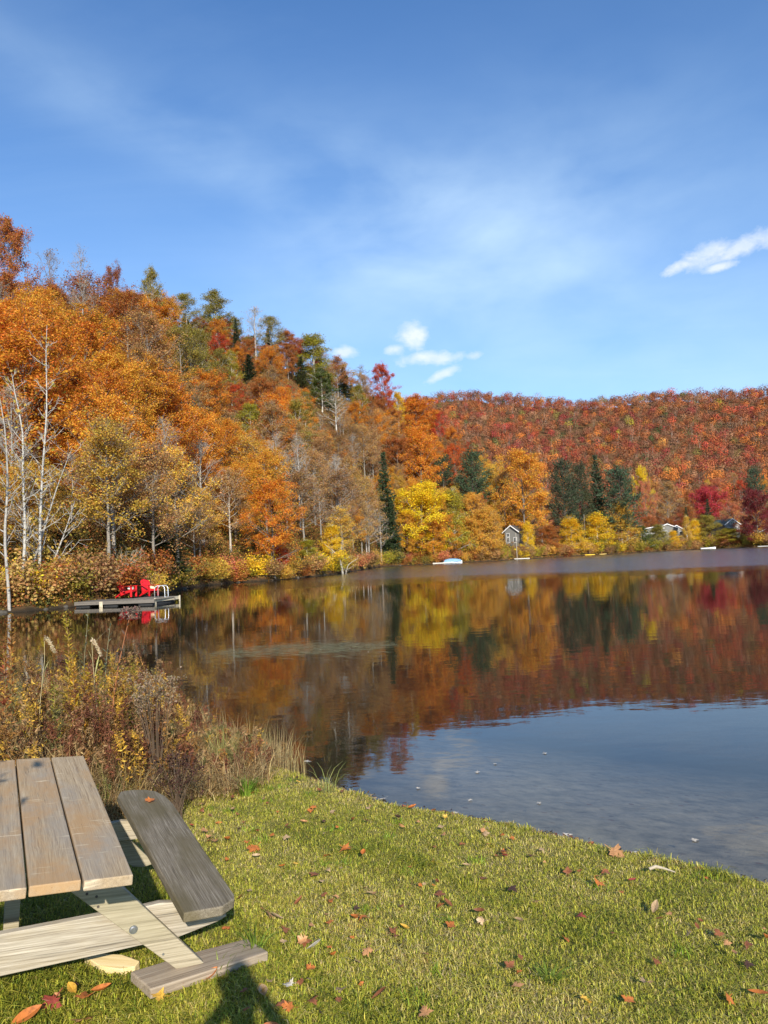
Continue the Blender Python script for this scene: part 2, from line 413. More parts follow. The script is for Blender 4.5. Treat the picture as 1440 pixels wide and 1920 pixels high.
lq = np.stack([ii, ii + nr, ii + nr + 1, ii + 1], -1)
m, t, out = newmat('lawn_soil')
tc = t.new('ShaderNodeTexCoord'); P = tc.outputs['Object']
n1 = t.noise(P, 55, 5, .7); n2 = t.noise(P, 2.4, 5, .6); n3 = t.noise(P, 12, 4, .6)
thatch = t.ramp(n1, [(.30, (.12, .095, .03)), (.5, (.25, .22, .06)), (.72, (.38, .31, .11))])
thatch = t.mix(t.ramp(n2, [(.45, 0), (.68, .7)]), thatch, (.05, .05, .012))
sz = t.new('ShaderNodeSeparateXYZ'); t.link(P, sz.inputs[0])
mud = t.ramp(t.noise(P, 4.5, 7, .72), [(.3, (.10, .096, .086)), (.5, (.25, .235, .21)), (.7, (.36, .34, .30))])
vo = t.new('ShaderNodeTexVoronoi'); vo.inputs['Scale'].default_value = 7.0; t.link(P, vo.inputs['Vector'])
spots = t.math('MULTIPLY', t.ramp(vo.outputs['Distance'], [(.16, 1), (.24, 0)]), t.ramp(t.noise(P, 1.6, 3, .5), [(.42, 0), (.62, 1)]))
sepc = t.new('ShaderNodeSeparateColor'); t.link(vo.outputs['Color'], sepc.inputs[0])
mud = t.mix(t.math('MULTIPLY', spots, .85), mud, t.ramp(sepc.outputs[0], [(0, (.16, .06, .025)), (.4, (.05, .03, .018)), (.75, (.26, .20, .12)), (1, (.34, .30, .24))]))
under = t.ramp(t.math('ADD', sz.outputs[2], t.math('MULTIPLY', n3, .03)), [(.01, 1), (.05, 0)])
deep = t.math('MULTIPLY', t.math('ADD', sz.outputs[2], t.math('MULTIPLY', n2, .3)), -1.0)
mud = t.mix(t.ramp(deep, [(.25, 0), (.95, 1)]), mud, (.030, .027, .020))  # bed colour painted darker with depth, standing in for light the water absorbs
peat = t.math('ADD', sz.outputs[0], t.math('MULTIPLY', t.math('SUBTRACT', n2, .5), 1.6))      # dark peaty bed beside the reeds, pale silt off the lawn
mud = t.mix(t.ramp(t.math('ADD', t.math('MULTIPLY', peat, .25), .5), [(.38, .92), (.66, 0)]), mud, (.040, .026, .014))
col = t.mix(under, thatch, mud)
d = t.new('ShaderNodeBsdfPrincipled'); d.inputs['Roughness'].default_value = .95; d.inputs['Specular IOR Level'].default_value = .1
t.link(col, d.inputs['Base Color'])
b = t.new('ShaderNodeBump'); b.inputs['Distance'].default_value = .02; t.link(n1, b.inputs['Height']); t.link(b.outputs[0], d.inputs['Normal'])
t.link(d.outputs[0], out.inputs[0])
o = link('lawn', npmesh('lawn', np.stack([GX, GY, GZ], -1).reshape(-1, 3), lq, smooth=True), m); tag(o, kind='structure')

# ------------------------------------------------------------------ water
m, t, out = newmat('lake_water')
tc = t.new('ShaderNodeTexCoord'); P = tc.outputs['Object']
sp = t.new('ShaderNodeSeparateXYZ'); t.link(P, sp.inputs[0])
ln = t.new('ShaderNodeVectorMath', operation='LENGTH'); t.link(P, ln.inputs[0])
# a breeze roughens the open water beyond about seventy metres
edge = t.math('ADD', ln.outputs['Value'], t.math('MULTIPLY', t.math('SUBTRACT', t.noise(t.mapping(P, scale=(.4, 1, 1)), .07, 5, .65), .5), 44.0))
wind = t.math('MULTIPLY', t.ramp(t.math('MULTIPLY', edge, .01), [(.66, 0), (.74, 1)]),
              t.ramp(t.math('ADD', t.math('MULTIPLY', sp.outputs[0], .01), t.math('MULTIPLY', t.noise(P, .08, 3, .5), .12)), [(-.0, 0.0), (.10, 1)]))
wx = t.math('ADD', t.math('MULTIPLY', sp.outputs[0], .01), .14)
wind = t.math('MULTIPLY', t.ramp(t.math('MULTIPLY', edge, .01), [(.60, 0), (.82, 1)]), t.ramp(wx, [(.0, 0), (.08, 1)]))
r1 = t.noise(t.mapping(P, scale=(.55, 1, 1)), 2.6, 3, .5)
r2 = t.noise(t.mapping(P, scale=(.7, 1, 1), rot=(0, 0, .3)), 9.0, 2, .5)
r3 = t.noise(t.mapping(P, scale=(.6, 1, 1)), .5, 2, .5)
h = t.math('ADD', t.math('ADD', t.math('MULTIPLY', r1, .010), t.math('MULTIPLY', r2, .0009)), t.math('MULTIPLY', r3, .018))
h = t.math('MULTIPLY', h, t.math('ADD', t.math('MULTIPLY', wind, 12.0), .36))
bmp = t.new('ShaderNodeBump'); bmp.inputs['Strength'].default_value = .55; bmp.inputs['Distance'].default_value = 1.0; t.link(h, bmp.inputs['Height'])
lw = t.new('ShaderNodeLayerWeight'); lw.inputs['Blend'].default_value = .5; t.link(bmp.outputs[0], lw.inputs['Normal'])
fres = t.math('ADD', t.math('MULTIPLY', t.math('POWER', lw.outputs['Facing'], 5.0), .98), .02)      # the same from above and below
gl = t.new('ShaderNodeBsdfGlossy'); t.link(bmp.outputs[0], gl.inputs['Normal'])
t.link(t.math('ADD', t.math('MULTIPLY', wind, .16), .014), gl.inputs['Roughness'])
tr = t.new('ShaderNodeBsdfTransparent'); tr.inputs[0].default_value = (.84, .80, .70, 1)
mx = t.new('ShaderNodeMixShader'); t.link(fres, mx.inputs[0]); t.link(tr.outputs[0], mx.inputs[1]); t.link(gl.outputs[0], mx.inputs[2])
t.link(mx.outputs[0], out.inputs[0])
wv = [(-90, -8, 0), (420, -20, 0), (420, 420, 0), (-90, 420, 0)]
o = link('lake_water', npmesh('lake_water', wv, [(0, 1, 2, 3)]), m); tag(o, kind='structure')

# ------------------------------------------------------------------ tree prototypes
def grow(rng, H, Rc, base=.25, nl=20, shape=None, sub=6, twig=4, tr=.16, wobble=.25, up0=.2, up1=1.1, droop=0.0, forks=0, lean=(0, 0)):
    polys, tips = [], []
    k = 10
    zz = np.linspace(0, 1, k)
    wx = np.cumsum(rng.normal(0, wobble / k, k)); wy = np.cumsum(rng.normal(0, wobble / k, k)); wx -= wx[0]; wy -= wy[0]
    tp = np.stack([wx + lean[0] * zz ** 1.3, wy + lean[1] * zz ** 1.3, zz * H * .97], -1)
    tp[0, 2] = -.4
    rad = tr * (1 - zz) ** .8 + .014; rad[0] *= 1.35
    polys.append((tp, rad))
    a0 = rng.uniform(0, 6.28)
    for i in range(nl):
        tt = base + (1 - base) * ((i + rng.rand() * .8) / nl) ** .92
        st = np.array([np.interp(tt, zz, tp[:, c]) for c in range(3)])
        a = a0 + i * 2.39996 + rng.uniform(-.4, .4)
        L = Rc * shape(tt) * rng.uniform(.75, 1.15)
        if L < .25: continue
        el = up0 + (up1 - up0) * (tt - base) / (1 - base) + rng.uniform(-.15, .2)
        dv = np.array([math.cos(a) * math.cos(el), math.sin(a) * math.cos(el), math.sin(el)])
        s = np.linspace(0, 1, 5)[:, None]
        lp = st + dv * L * s + np.array([0, 0, 1.0]) * (s ** 2) * L * (.22 - droop) + np.cumsum(rng.normal(0, .04 * L, (5, 3)), 0) * s
        rb = max(.02, tr * .42 * (1 - tt * .7)) * (L / Rc) ** .5
        polys.append((lp, rb * (1 - s[:, 0]) ** .8 + .010))
        for j in range(sub):
            ss = .25 + .75 * (j + rng.rand()) / sub
            q = np.array([np.interp(ss, s[:, 0], lp[:, c]) for c in range(3)])
            dd = unit(dv + rng.normal(0, .62, 3) + np.array([0, 0, .15 - droop]))
            l2 = L * rng.uniform(.28, .5) * (1.25 - ss * .6)
            s2 = np.linspace(0, 1, 4)[:, None]
            sp = q + dd * l2 * s2 + np.cumsum(rng.normal(0, .05 * l2, (4, 3)), 0)
            sp[0] = q
            polys.append((sp, rb * .34 * (1 - s2[:, 0]) + .006))
            tips.append(sp[-1])
            for z in range(twig):
                s3 = rng.uniform(.3, 1)
                q3 = np.array([np.interp(s3, s2[:, 0], sp[:, c]) for c in range(3)])
                d3 = unit(dd + rng.normal(0, .7, 3) + np.array([0, 0, .1 - droop]))
                l3 = rng.uniform(.35, .95) * min(1, Rc / 3)
                polys.append((np.array([q3, q3 + d3 * l3 * .55 + rng.normal(0, .04, 3), q3 + d3 * l3]), np.array([.010, .008, .004])))
                tips.append(q3 + d3 * l3 * .5); tips.append(q3 + d3 * l3)
    return polys, np.array(tips)

def sh_round(t): return math.sqrt(max(0.02, 1 - ((t - .52) / .52) ** 2))
def sh_oval(t): return math.sqrt(max(0.02, 1 - ((t - .50) / .56) ** 2)) * (1.05 - .25 * t)
def sh_col(t): return max(.12, (1 - abs(t - .4) * 1.1)) * .9
def sh_low(t): return max(.15, 1.1 - t * .75)

class Proto: pass
def make_tree(seed, H, Rc, leaves, sigma, size, **kw):
    rng = np.random.RandomState(seed)
    polys, tips = grow(rng, H, Rc, **kw)
    V, Q = tubes(polys, 5)
    p = Proto(); p.H = H; p.R = Rc
    p.trunk = npmesh('trunk', V, Q, smooth=True); p.trunk.materials.append(BARK)
    p.crown = None
    if leaves:
        # some boughs carry more leaves than others
        wgt = np.clip(.45 + 1.05 * wob(tips[:, 0], tips[:, 1] + tips[:, 2] * 1.3, 1.1, seed % 7) , .05, 2)
        n = rng.choice(len(tips), leaves, p=wgt / wgt.sum())
        Pt = tips[n] + rng.normal(0, sigma, (leaves, 3)) * np.array([1, 1, .75])
        Pt[:, 2] = np.maximum(Pt[:, 2], .35)
        ctr = np.array([0, 0, H * .5])
        nr = unit(unit(Pt - ctr) + np.array([0, 0, .5]))
        p.H = float(np.percentile(Pt[:, 2], 99.3)); p.R = float(np.percentile(np.hypot(Pt[:, 0], Pt[:, 1]), 94))
        V, Q = leaf_quads(rng, Pt, rng.uniform(.7, 1.3, leaves) * size, nr, .8)
        p.crown = npmesh('crown', V, Q); p.crown.materials.append(LEAF)
    return p
def make_spruce(seed, H, Rc, nw, dens=1.0, pine=False):
    rng = np.random.RandomState(seed); polys = []; pts, dirs, sz = [], [], []
    zz = np.linspace(0, 1, 8); tp = np.stack([rng.normal(0, .03, 8), rng.normal(0, .03, 8), zz * H], -1); tp[0] = (0, 0, -.4)
    polys.append((tp, (.20 if not pine else .26) * (1 - zz) + .015))
    for i in range(nw):
        t = (.05 if not pine else .22) + (.95 if not pine else .77) * (i + rng.rand() * .5) / nw
        prof = (1 - t) ** .85 if not pine else (math.sqrt(max(.03, 1 - ((t - .42) / .6) ** 2)) * (1.1 - .35 * t))
        nb = rng.randint(6, 9) if not pine else rng.randint(4, 7)
        a0 = rng.uniform(0, 6.28)
        for j in range(nb):
            L = Rc * prof * rng.uniform(.55, 1.2) + .18
            a = a0 + j * 6.283 / nb + rng.uniform(-.4, .4)
            el = rng.uniform(-.3, .05) + .6 * t ** 2 if not pine else rng.uniform(.0, .35) + .5 * t
            dv = np.array([math.cos(a) * math.cos(el), math.sin(a) * math.cos(el), math.sin(el)])
            s = np.linspace(0, 1, 5)[:, None]
            lp = np.array([0, 0, t * H]) + dv * L * s + np.array([0, 0, 1.0]) * s ** 2 * L * (.16 if not pine else .2)
            polys.append((lp, .035 * (1 - s[:, 0]) * (1.6 if pine else 1) + .006))
            ns = max(3, int((L / Rc) * (20 if not pine else 15) * dens))
            ss = rng.uniform(.12 if not pine else .4, 1.03, ns)
            base = np.stack([np.interp(ss, s[:, 0], lp[:, c]) for c in range(3)], -1)
            if pine:
                base += rng.normal(0, .22 * (Rc / 4), (ns, 3)) + np.array([0, 0, .12])
            else:
                side = np.cross(dv, [0, 0, 1.0]); base += side * (rng.uniform(-1, 1, (ns, 1)) * .32 * L * (1.1 - ss[:, None])) - np.array([0, 0, 1.0]) * rng.uniform(0, .16, (ns, 1))
            for rep in range(3 if not pine else 4):
                pts.append(base + rng.normal(0, .09 if not pine else .2, (ns, 3)))
                dirs.append(np.tile(dv, (ns, 1)) + rng.normal(0, .5 if not pine else .9, (ns, 3)) + (np.array([0, 0, .35]) if pine else np.array([0, 0, -.12])))
                sz.append(rng.uniform(.7, 1.35, ns) * ((.36 if not pine else .42)))
    Pt = np.concatenate(pts); D = unit(np.concatenate(dirs)); S = np.concatenate(sz)[:, None]
    n = len(Pt); B = unit(np.cross(D, rng.normal(size=(n, 3))))
    wd = .16 if not pine else .13
    V = np.stack([Pt - D * S * .5, Pt + B * S * wd, Pt + D * S * .6, Pt - B * S * wd], 1).reshape(-1, 3)
    p = Proto(); p.H = H; p.R = Rc
    p.crown = npmesh('crown', V, np.arange(n * 4).reshape(n, 4)); p.crown.materials.append(NEEDLE)
    V, Q = tubes(polys, 5); p.trunk = npmesh('trunk', V, Q, smooth=True); p.trunk.materials.append(BARK)
    return p
def make_shrub(seed, H, Rc, leaves, size, stems=14):
    rng = np.random.RandomState(seed); polys, tips = [], []
    for i in range(stems):
        a = rng.uniform(0, 6.28); el = rng.uniform(.55, 1.4); L = H * rng.uniform(.7, 1.05) / max(.5, math.sin(el)) * .8
        dv = np.array([math.cos(a) * math.cos(el) * Rc / H * 1.3, math.sin(a) * math.cos(el) * Rc / H * 1.3, math.sin(el)])
        s = np.linspace(0, 1, 5)[:, None]
        b0 = np.array([rng.normal(0, .12 * Rc), rng.normal(0, .12 * Rc), -.2])
        lp = b0 + dv * L * s + np.cumsum(rng.normal(0, .04 * L, (5, 3)), 0) * s
        polys.append((lp, .035 * (1 - s[:, 0]) + .006))
        for j in range(9):
            ss = rng.uniform(.15, 1); q = np.array([np.interp(ss, s[:, 0], lp[:, c]) for c in range(3)])
            d2 = unit(dv + rng.normal(0, .8, 3)); l2 = H * rng.uniform(.12, .28)
            polys.append((np.array([q, q + d2 * l2 * .5 + rng.normal(0, .03, 3), q + d2 * l2]), np.array([.012, .008, .004])))
            tips += [q + d2 * l2 * .5, q + d2 * l2, q + d2 * l2 * .8]
    tips = np.array(tips); n = rng.randint(0, len(tips), leaves)
    Pt = tips[n] + rng.normal(0, .10 * H, (leaves, 3)); Pt[:, 2] = np.maximum(Pt[:, 2], .08)
    nr = unit(unit(Pt - np.array([0, 0, H * .4])) + np.array([0, 0, .5]))
    V, Q = leaf_quads(rng, Pt, rng.uniform(.7, 1.3, leaves) * size, nr, .7)
    p = Proto(); p.H = H; p.R = Rc
    p.crown = npmesh('crown', V, Q); p.crown.materials.append(LEAF)
    V, Q = tubes(polys, 4); p.trunk = npmesh('trunk', V, Q, smooth=True); p.trunk.materials.append(BARK)
    return p

PR = {}
PR['maple'] = [make_tree(100 + i, 14, 4.6, 22000, .27, .165, base=.18, nl=26, shape=sh_round, sub=7, twig=4, tr=.2) for i in range(4)]
PR['birch'] = [make_tree(200 + i, 13, 2.7, 13000, .25, .155, base=.14, nl=28, shape=sh_oval, sub=6, twig=3, tr=.12, up0=.4, up1=1.2) for i in range(3)]
PR['sparse'] = [make_tree(300 + i, 15, 4.0, 9500, .30, .165, base=.28, nl=24, shape=sh_oval, sub=7, twig=6, tr=.17, up0=.45, up1=1.25) for i in range(4)]
PR['bare'] = [make_tree(400 + i, 14, 3.0, 260, .25, .17, base=.30, nl=20, shape=sh_oval, sub=6, twig=5, tr=.13, up0=.65, up1=1.3) for i in range(3)]
PR['spruce'] = [make_spruce(500 + i, 14, 2.7, 34) for i in range(2)]
PR['pine'] = [make_spruce(600 + i, 17, 4.0, 26, 1.5, True) for i in range(2)]
PR['dense'] = [make_tree(800 + i, 13, 4.6, 30000, .36, .19, base=.05, nl=34, shape=lambda t: math.sqrt(max(.04, 1 - ((t - .42) / .60) ** 2)), sub=7, twig=4, tr=.2) for i in range(2)]
PR['lowbirch'] = [make_tree(820 + i, 11, 2.7, 15000, .28, .16, base=.04, nl=32, shape=lambda t: max(.15, 1.05 - .8 * t) , sub=6, twig=3, tr=.11, up0=.35, up1=1.25) for i in range(2)]
PR['shrub'] = [make_shrub(700 + i, 2.6, 1.9, 2600, .17) for i in range(3)]

KIND = {'maple': ('maple_tree', 'maple tree'), 'birch': ('birch_tree', 'birch tree'), 'sparse': ('hardwood_tree', 'hardwood tree'), 'bare': ('bare_tree', 'bare tree'),
        'spruce': ('spruce_tree', 'spruce tree'), 'pine': ('pine_tree', 'pine tree'), 'dense': ('maple_tree', 'maple tree'), 'lowbirch': ('birch_tree', 'birch tree'), 'shrub': ('shrub', 'shrub')}
# colours (linear)
CC = {'orange': (.68, .265, .028), 'amber': (.70, .34, .04), 'golden': (.68, .42, .065), 'yellow': (.80, .55, .03), 'rust': (.45, .165, .04), 'russet': (.30, .10, .04),
      'red': (.56, .085, .028), 'crimson': (.50, .045, .05), 'dark red': (.24, .03, .03), 'tan': (.54, .31, .11), 'brown': (.36, .20, .075), 'olive': (.32, .255, .045),
      'lime': (.44, .40, .045), 'yellow green': (.40, .33, .035), 'green': (.12, .15, .03), 'dark green': (.030, .048, .018), 'blue green': (.050, .085, .042), 'pink orange': (.60, .22, .10), 'grey': (.2, .17, .13)}
BK = {'maple': (.16, .13, .10), 'birch': (.52, .48, .40), 'sparse': (.24, .21, .17), 'bare': (.33, .30, .26), 'spruce': (.10, .08, .06), 'pine': (.13, .10, .08), 'shrub': (.17, .12, .08), 'dense': (.2, .17, .13), 'lowbirch': (.5, .46, .38)}
ALLTREES = []
def plant(kind, x, y, H, R, colour, label, group, bark=None, jit=.12, tilt=None, rng=rs, var=None, z=None, cat=None):
    p = PR[kind][rng.randint(len(PR[kind])) if var is None else var]
    nm, ct = KIND[kind]
    if z is None: z = float(terrain(x, y))
    o = empty(nm, (x, y, z - .05), rng.uniform(0, 6.28))
    if tilt: o.rotation_euler = (tilt[0], tilt[1], 0 if var is None else 0)
    o.scale = (R / p.R, R / p.R, H / p.H)
    c = np.array(CC[colour] if isinstance(colour, str) else colour)
    c = c * rng.uniform(1 - jit, 1 + jit) * rng.uniform(.95, 1.05, 3)
    a = link('trunk', p.trunk, None, o); bc = np.array(bark or BK[kind]) * rng.uniform(.8, 1.2); a.color = (*bc, 1)
    if p.crown is not None:
        b = link('crown', p.crown, None, o); b.color = (*c, 1)
    tag(o, label, cat or ct, group); ALLTREES.append(o)
    return o

# ---- trees one can single out in the photo: (px, py mid crown, distance, py of top, half width px, kind, colour, label [, bark])
KEY = [
 (790, 980, 207, 906, 50, 'dense', (.86, .58, .025), 'bright yellow round-crowned tree leaning over the blue covered boat'),
 (722, 940, 200, 846, 30, 'spruce', 'dark green', 'tall dark evergreen just left of the bright yellow tree'),
 (735, 1010, 190, 930, 22, 'spruce', 'dark green', 'dark evergreen at the water edge touching the bright yellow tree'),
 (852, 985, 210, 918, 32, 'lowbirch', 'yellow green', 'olive yellow tree just right of the bright yellow tree'),
 (905, 1000, 214, 955, 38, 'dense', 'golden', 'golden brown tree on the shore left of the grey cottage'),
 (886, 905, 250, 848, 36, 'pine', 'blue green', 'broad blue green pine behind the golden shore tree'),
 (830, 885, 262, 853, 22, 'pine', 'blue green', 'small blue green pine beside the broad pine'),
 (980, 920, 248, 846, 54, 'maple', 'amber', 'large light orange maple standing over the grey cottage'),
 (930, 905, 262, 868, 30, 'maple', 'golden', 'golden yellow maple between the broad pine and the large orange maple'),
 (945, 940, 256, 880, 18, 'sparse', 'tan', 'thin brown tree with a bare trunk beside the grey cottage'),
 (1058, 940, 292, 866, 32, 'pine', (.045, .062, .03), 'tall dark pine nearest the large orange maple'),
 (1090, 945, 300, 872, 26, 'pine', (.05, .06, .026), 'tall brownish green pine in the middle of the pine group'),
 (1120, 935, 305, 852, 26, 'spruce', (.045, .065, .03), 'pointed spruce rising above the pine group'),
 (1163, 940, 300, 880, 40, 'pine', 'blue green', 'wide blue green pine closing the pine group by the cottages'),
 (1072, 1005, 268, 970, 27, 'lowbirch', 'yellow', 'yellow birch on the shore in front of the dark pines'),
 (1120, 1000, 275, 962, 28, 'lowbirch', 'yellow', 'yellow birch on the shore behind the yellow kayak'),
 (1165, 990, 280, 940, 28, 'lowbirch', 'golden', 'tallest golden birch on the shore with pale leaning trunks'),
 (990, 1010, 224, 978, 13, 'lowbirch', 'yellow', 'slim yellow sapling in front of the grey cottage'),
 (1030, 1015, 240, 985, 24, 'dense', 'rust', 'rusty bush-like tree between the cottage and the yellow birches'),
 (1203, 1010, 292, 985, 20, 'lowbirch', 'green', 'grey green willow-like tree beside the tallest golden birch'),
 (1235, 1008, 300, 984, 20, 'lowbirch', 'olive', 'olive tree in front of the twin gabled cottage'),
 (1262, 1012, 306, 995, 14, 'lowbirch', 'yellow', 'yellow tree just below the white gable of the twin gabled cottage'),
 (1288, 1002, 325, 968, 10, 'lowbirch', 'golden', 'golden tree just right of the white gable'),
 (1303, 1003, 322, 975, 13, 'lowbirch', 'yellow', 'small yellow tree in front of the round olive tree'),
 (1325, 995, 330, 966, 26, 'dense', 'olive', 'round olive tree between the two cottages with white gables'),
 (1368, 1010, 330, 990, 24, 'dense', 'yellow green', 'wide yellow green tree in front of the green roofed cottage'),
 (1325, 945, 395, 912, 32, 'dense', 'crimson', 'crimson maple standing behind the green roofed cottage'),
 (1418, 965, 335, 918, 30, 'dense', 'dark red', 'dark red maple at the right end of the far shore'),
 (1210, 930, 380, 900, 20, 'maple', 'pink orange', 'pinkish orange maple right of the wide pine'),
 (1203, 890, 420, 874, 18, 'maple', 'yellow', 'yellow maple above the pinkish orange one'),
 (1288, 985, 350, 950, 9, 'spruce', 'dark green', 'slim dark spruce behind the small yellow trees'),
 (1328, 965, 372, 935, 11, 'spruce', 'dark green', 'small dark spruce in front of the crimson maple'),
 (1414, 900, 430, 880, 20, 'pine', 'blue green', 'blue green pine on the slope above the dark red maple'),
 (1250, 940, 400, 905, 30, 'sparse', 'tan', 'large tan hardwood behind the twin gabled cottage'),
 # skyline of the near hill, left to right
 (18, 480, 120, 412, 46, 'maple', 'rust', 'tall rusty maple highest on the skyline at the left edge of the view'),
 (92, 500, 140, 466, 30, 'bare', 'brown', 'grey leafless tree on the skyline beside the tall rusty maple', (.30, .25, .22)),
 (152, 500, 140, 463, 24, 'bare', 'brown', 'grey leafless tree standing alone on the skyline left of the dark brown one', (.28, .24, .22)),
 (213, 530, 150, 498, 24, 'maple', 'russet', 'dark brown tree on the skyline left of the green poplar'),
 (284, 535, 165, 503, 20, 'birch', 'olive', 'tall green poplar alone on the skyline'),
 (350, 590, 170, 550, 32, 'sparse', 'olive', 'thin olive tree on the skyline right of the green poplar'),
 (404, 580, 180, 545, 32, 'birch', 'olive', 'full olive green tree on the skyline above the yellow patch'),
 (442, 630, 185, 597, 13, 'spruce', 'dark green', 'slim dark spruce on the skyline'),
 (478, 620, 195, 576, 26, 'bare', 'golden', 'pale leafless tree on the skyline right of the slim spruce', (.36, .33, .29)),
 (508, 635, 200, 592, 26, 'sparse', 'olive', 'thin greenish tree on the skyline beside the pale leafless one'),
 (467, 700, 176, 664, 26, 'spruce', 'dark green', 'dark round-topped evergreen just below the slim skyline spruce'),
 (540, 690, 205, 645, 22, 'maple', 'rust', 'pointed rust orange maple near the skyline'),
 (588, 680, 225, 628, 36, 'birch', 'yellow green', 'tall yellow green poplar near the skyline'),
 (565, 715, 210, 668, 20, 'spruce', (.06, .075, .02), 'mid green evergreen in front of the tall yellow green poplar'),
 (603, 740, 215, 690, 28, 'birch', 'green', 'dull green tree in front of the tall yellow green poplar'),
 (645, 735, 225, 688, 20, 'spruce', 'dark green', 'dark spruce just right of the yellow green poplar'),
 (632, 690, 240, 668, 22, 'sparse', 'rust', 'rusty half-bare tree on the skyline above the dark spruce'),
 (676, 715, 250, 686, 24, 'bare', 'brown', 'brown leafless tree on the skyline left of the red maple', (.26, .2, .17)),
 (716, 722, 262, 683, 24, 'maple', 'red', 'bright red maple on the skyline at the right end of the near hill'),
 (746, 760, 270, 735, 14, 'birch', 'yellow', 'small yellow tree just right of the red skyline maple'),
 (780, 800, 272, 742, 40, 'dense', 'orange', 'vivid orange maple at the end of the near hill'),
 (788, 865, 250, 800, 38, 'dense', 'orange', 'vivid orange maple below the one at the end of the near hill'),
 (818, 795, 292, 768, 20, 'maple', 'red', 'deep red maple right of the vivid orange maples'),
 (852, 855, 272, 832, 26, 'maple', (.60, .14, .03), 'red orange maple behind the two blue green pines'),
 (470, 795, 150, 757, 26, 'birch', 'lime', 'lime yellow young tree halfway up the hill'),
 (440, 755, 165, 718, 26, 'maple', (.58, .10, .025), 'fiery red maple above the lime yellow young tree'),
 (410, 650, 178, 628, 24, 'maple', 'red', 'red maple below the olive skyline trees'),
 (630, 785, 178, 735, 30, 'bare', 'golden', 'white forked leafless birch standing out on the slope', (.52, .49, .43)),
 # lower slope and shore of the near hill
 (308, 1035, 72, 978, 56, 'spruce', (.05, .066, .02), 'wide dark hemlock drooping over the shore behind the red chairs'),
 (255, 1015, 76, 955, 44, 'spruce', (.035, .05, .018), 'dark hemlock left of the wide one behind the chairs'),
 (110, 1050, 62, 1000, 34, 'spruce', (.035, .048, .018), 'dark young hemlock behind the white birch clump'),
 (485, 1030, 108, 995, 19, 'spruce', 'dark green', 'small dark spruce on the shore right of the pale trunk'),
 (455, 1075, 99, 1055, 20, 'shrub', (.05, .07, .02), 'dark green bush hanging over the water right of the pale trunk'),
 (524, 1035, 105, 1000, 18, 'lowbirch', 'red', 'small red tree on the shore beside the small dark spruce'),
 (575, 1042, 112, 1012, 28, 'lowbirch', 'yellow green', 'yellow green bushy tree on the shore left of the leaning white branch'),
 (622, 1025, 116, 985, 26, 'lowbirch', 'yellow', 'yellow tree on the shore behind the leaning white branch'),
 (372, 915, 92, 765, 58, 'maple', 'amber', 'big orange maple with a thick pale trunk standing on the shore', (.50, .42, .32)),
 (290, 900, 88, 800, 50, 'maple', 'orange', 'orange maple with a dark trunk above the red chairs', (.22, .19, .16)),
 (560, 910, 128, 815, 34, 'bare', 'tan', 'grey leafless tree with upright branches in the middle of the slope', (.30, .275, .24)),
 (535, 930, 122, 850, 30, 'bare', 'tan', 'second grey leafless tree, just left of the upright one', (.28, .255, .22)),
 (430, 960, 104, 880, 44, 'sparse', 'tan', 'pale brown half-bare hardwood right of the big orange maple', (.40, .35, .28)),
 (690, 985, 165, 920, 34, 'sparse', 'tan', 'tan half-bare hardwood on the shore left of the dark evergreens', (.36, .32, .27)),
 (640, 960, 140, 880, 40, 'sparse', 'brown', 'brown twiggy hardwood above the yellow shore tree', (.30, .26, .22)),
]
KBOX = []
def place_key(px, pym, D, pyt, hw, kind, colour, label, bark=None):
    g = atd(px, pym, D); D = max(D, float(shoreR(math.degrees(math.atan2(g[0], g[1])))) + 2.5)
    if pyt < 800:                                         # on the slope: stand where the hill lets the tree have a natural height
        az = math.degrees(math.atan2(g[0], g[1])); Dr = float(np.interp(az, RIDGE[:, 0], RIDGE[:, 1])); best = None
        for Dc in np.linspace(max(float(shoreR(az)) + 12, D * .7), Dr + 45, 60):
            q = atd(px, pym, Dc); Hc = atd(px, pyt, Dc)[2] - float(terrain(q[0], q[1])); Ht = min(19, max(9, 3.0 * hw * Dc / FPX))
            sc_ = abs(Hc - Ht) + .02 * abs(Dc - D)
            if best is None or sc_ < best[0]: best = (sc_, Dc)
        D = best[1]
    g = atd(px, pym, D); x, y = g[0], g[1]
    z = float(terrain(x, y)); H = max(1.5, atd(px, pyt, D)[2] - z); R = hw * D / FPX
    if kind == 'shrub': R *= 1.0
    KBOX.append((px, (pym + pyt) / 2, hw, D, pyt, pym + (.45 if pyt < 760 else 1.0) * (pym - pyt)))
    return plant(kind, x, y, H, R * 1.04, colour, label, None, bark, jit=.05)
for k in KEY: place_key(*k)

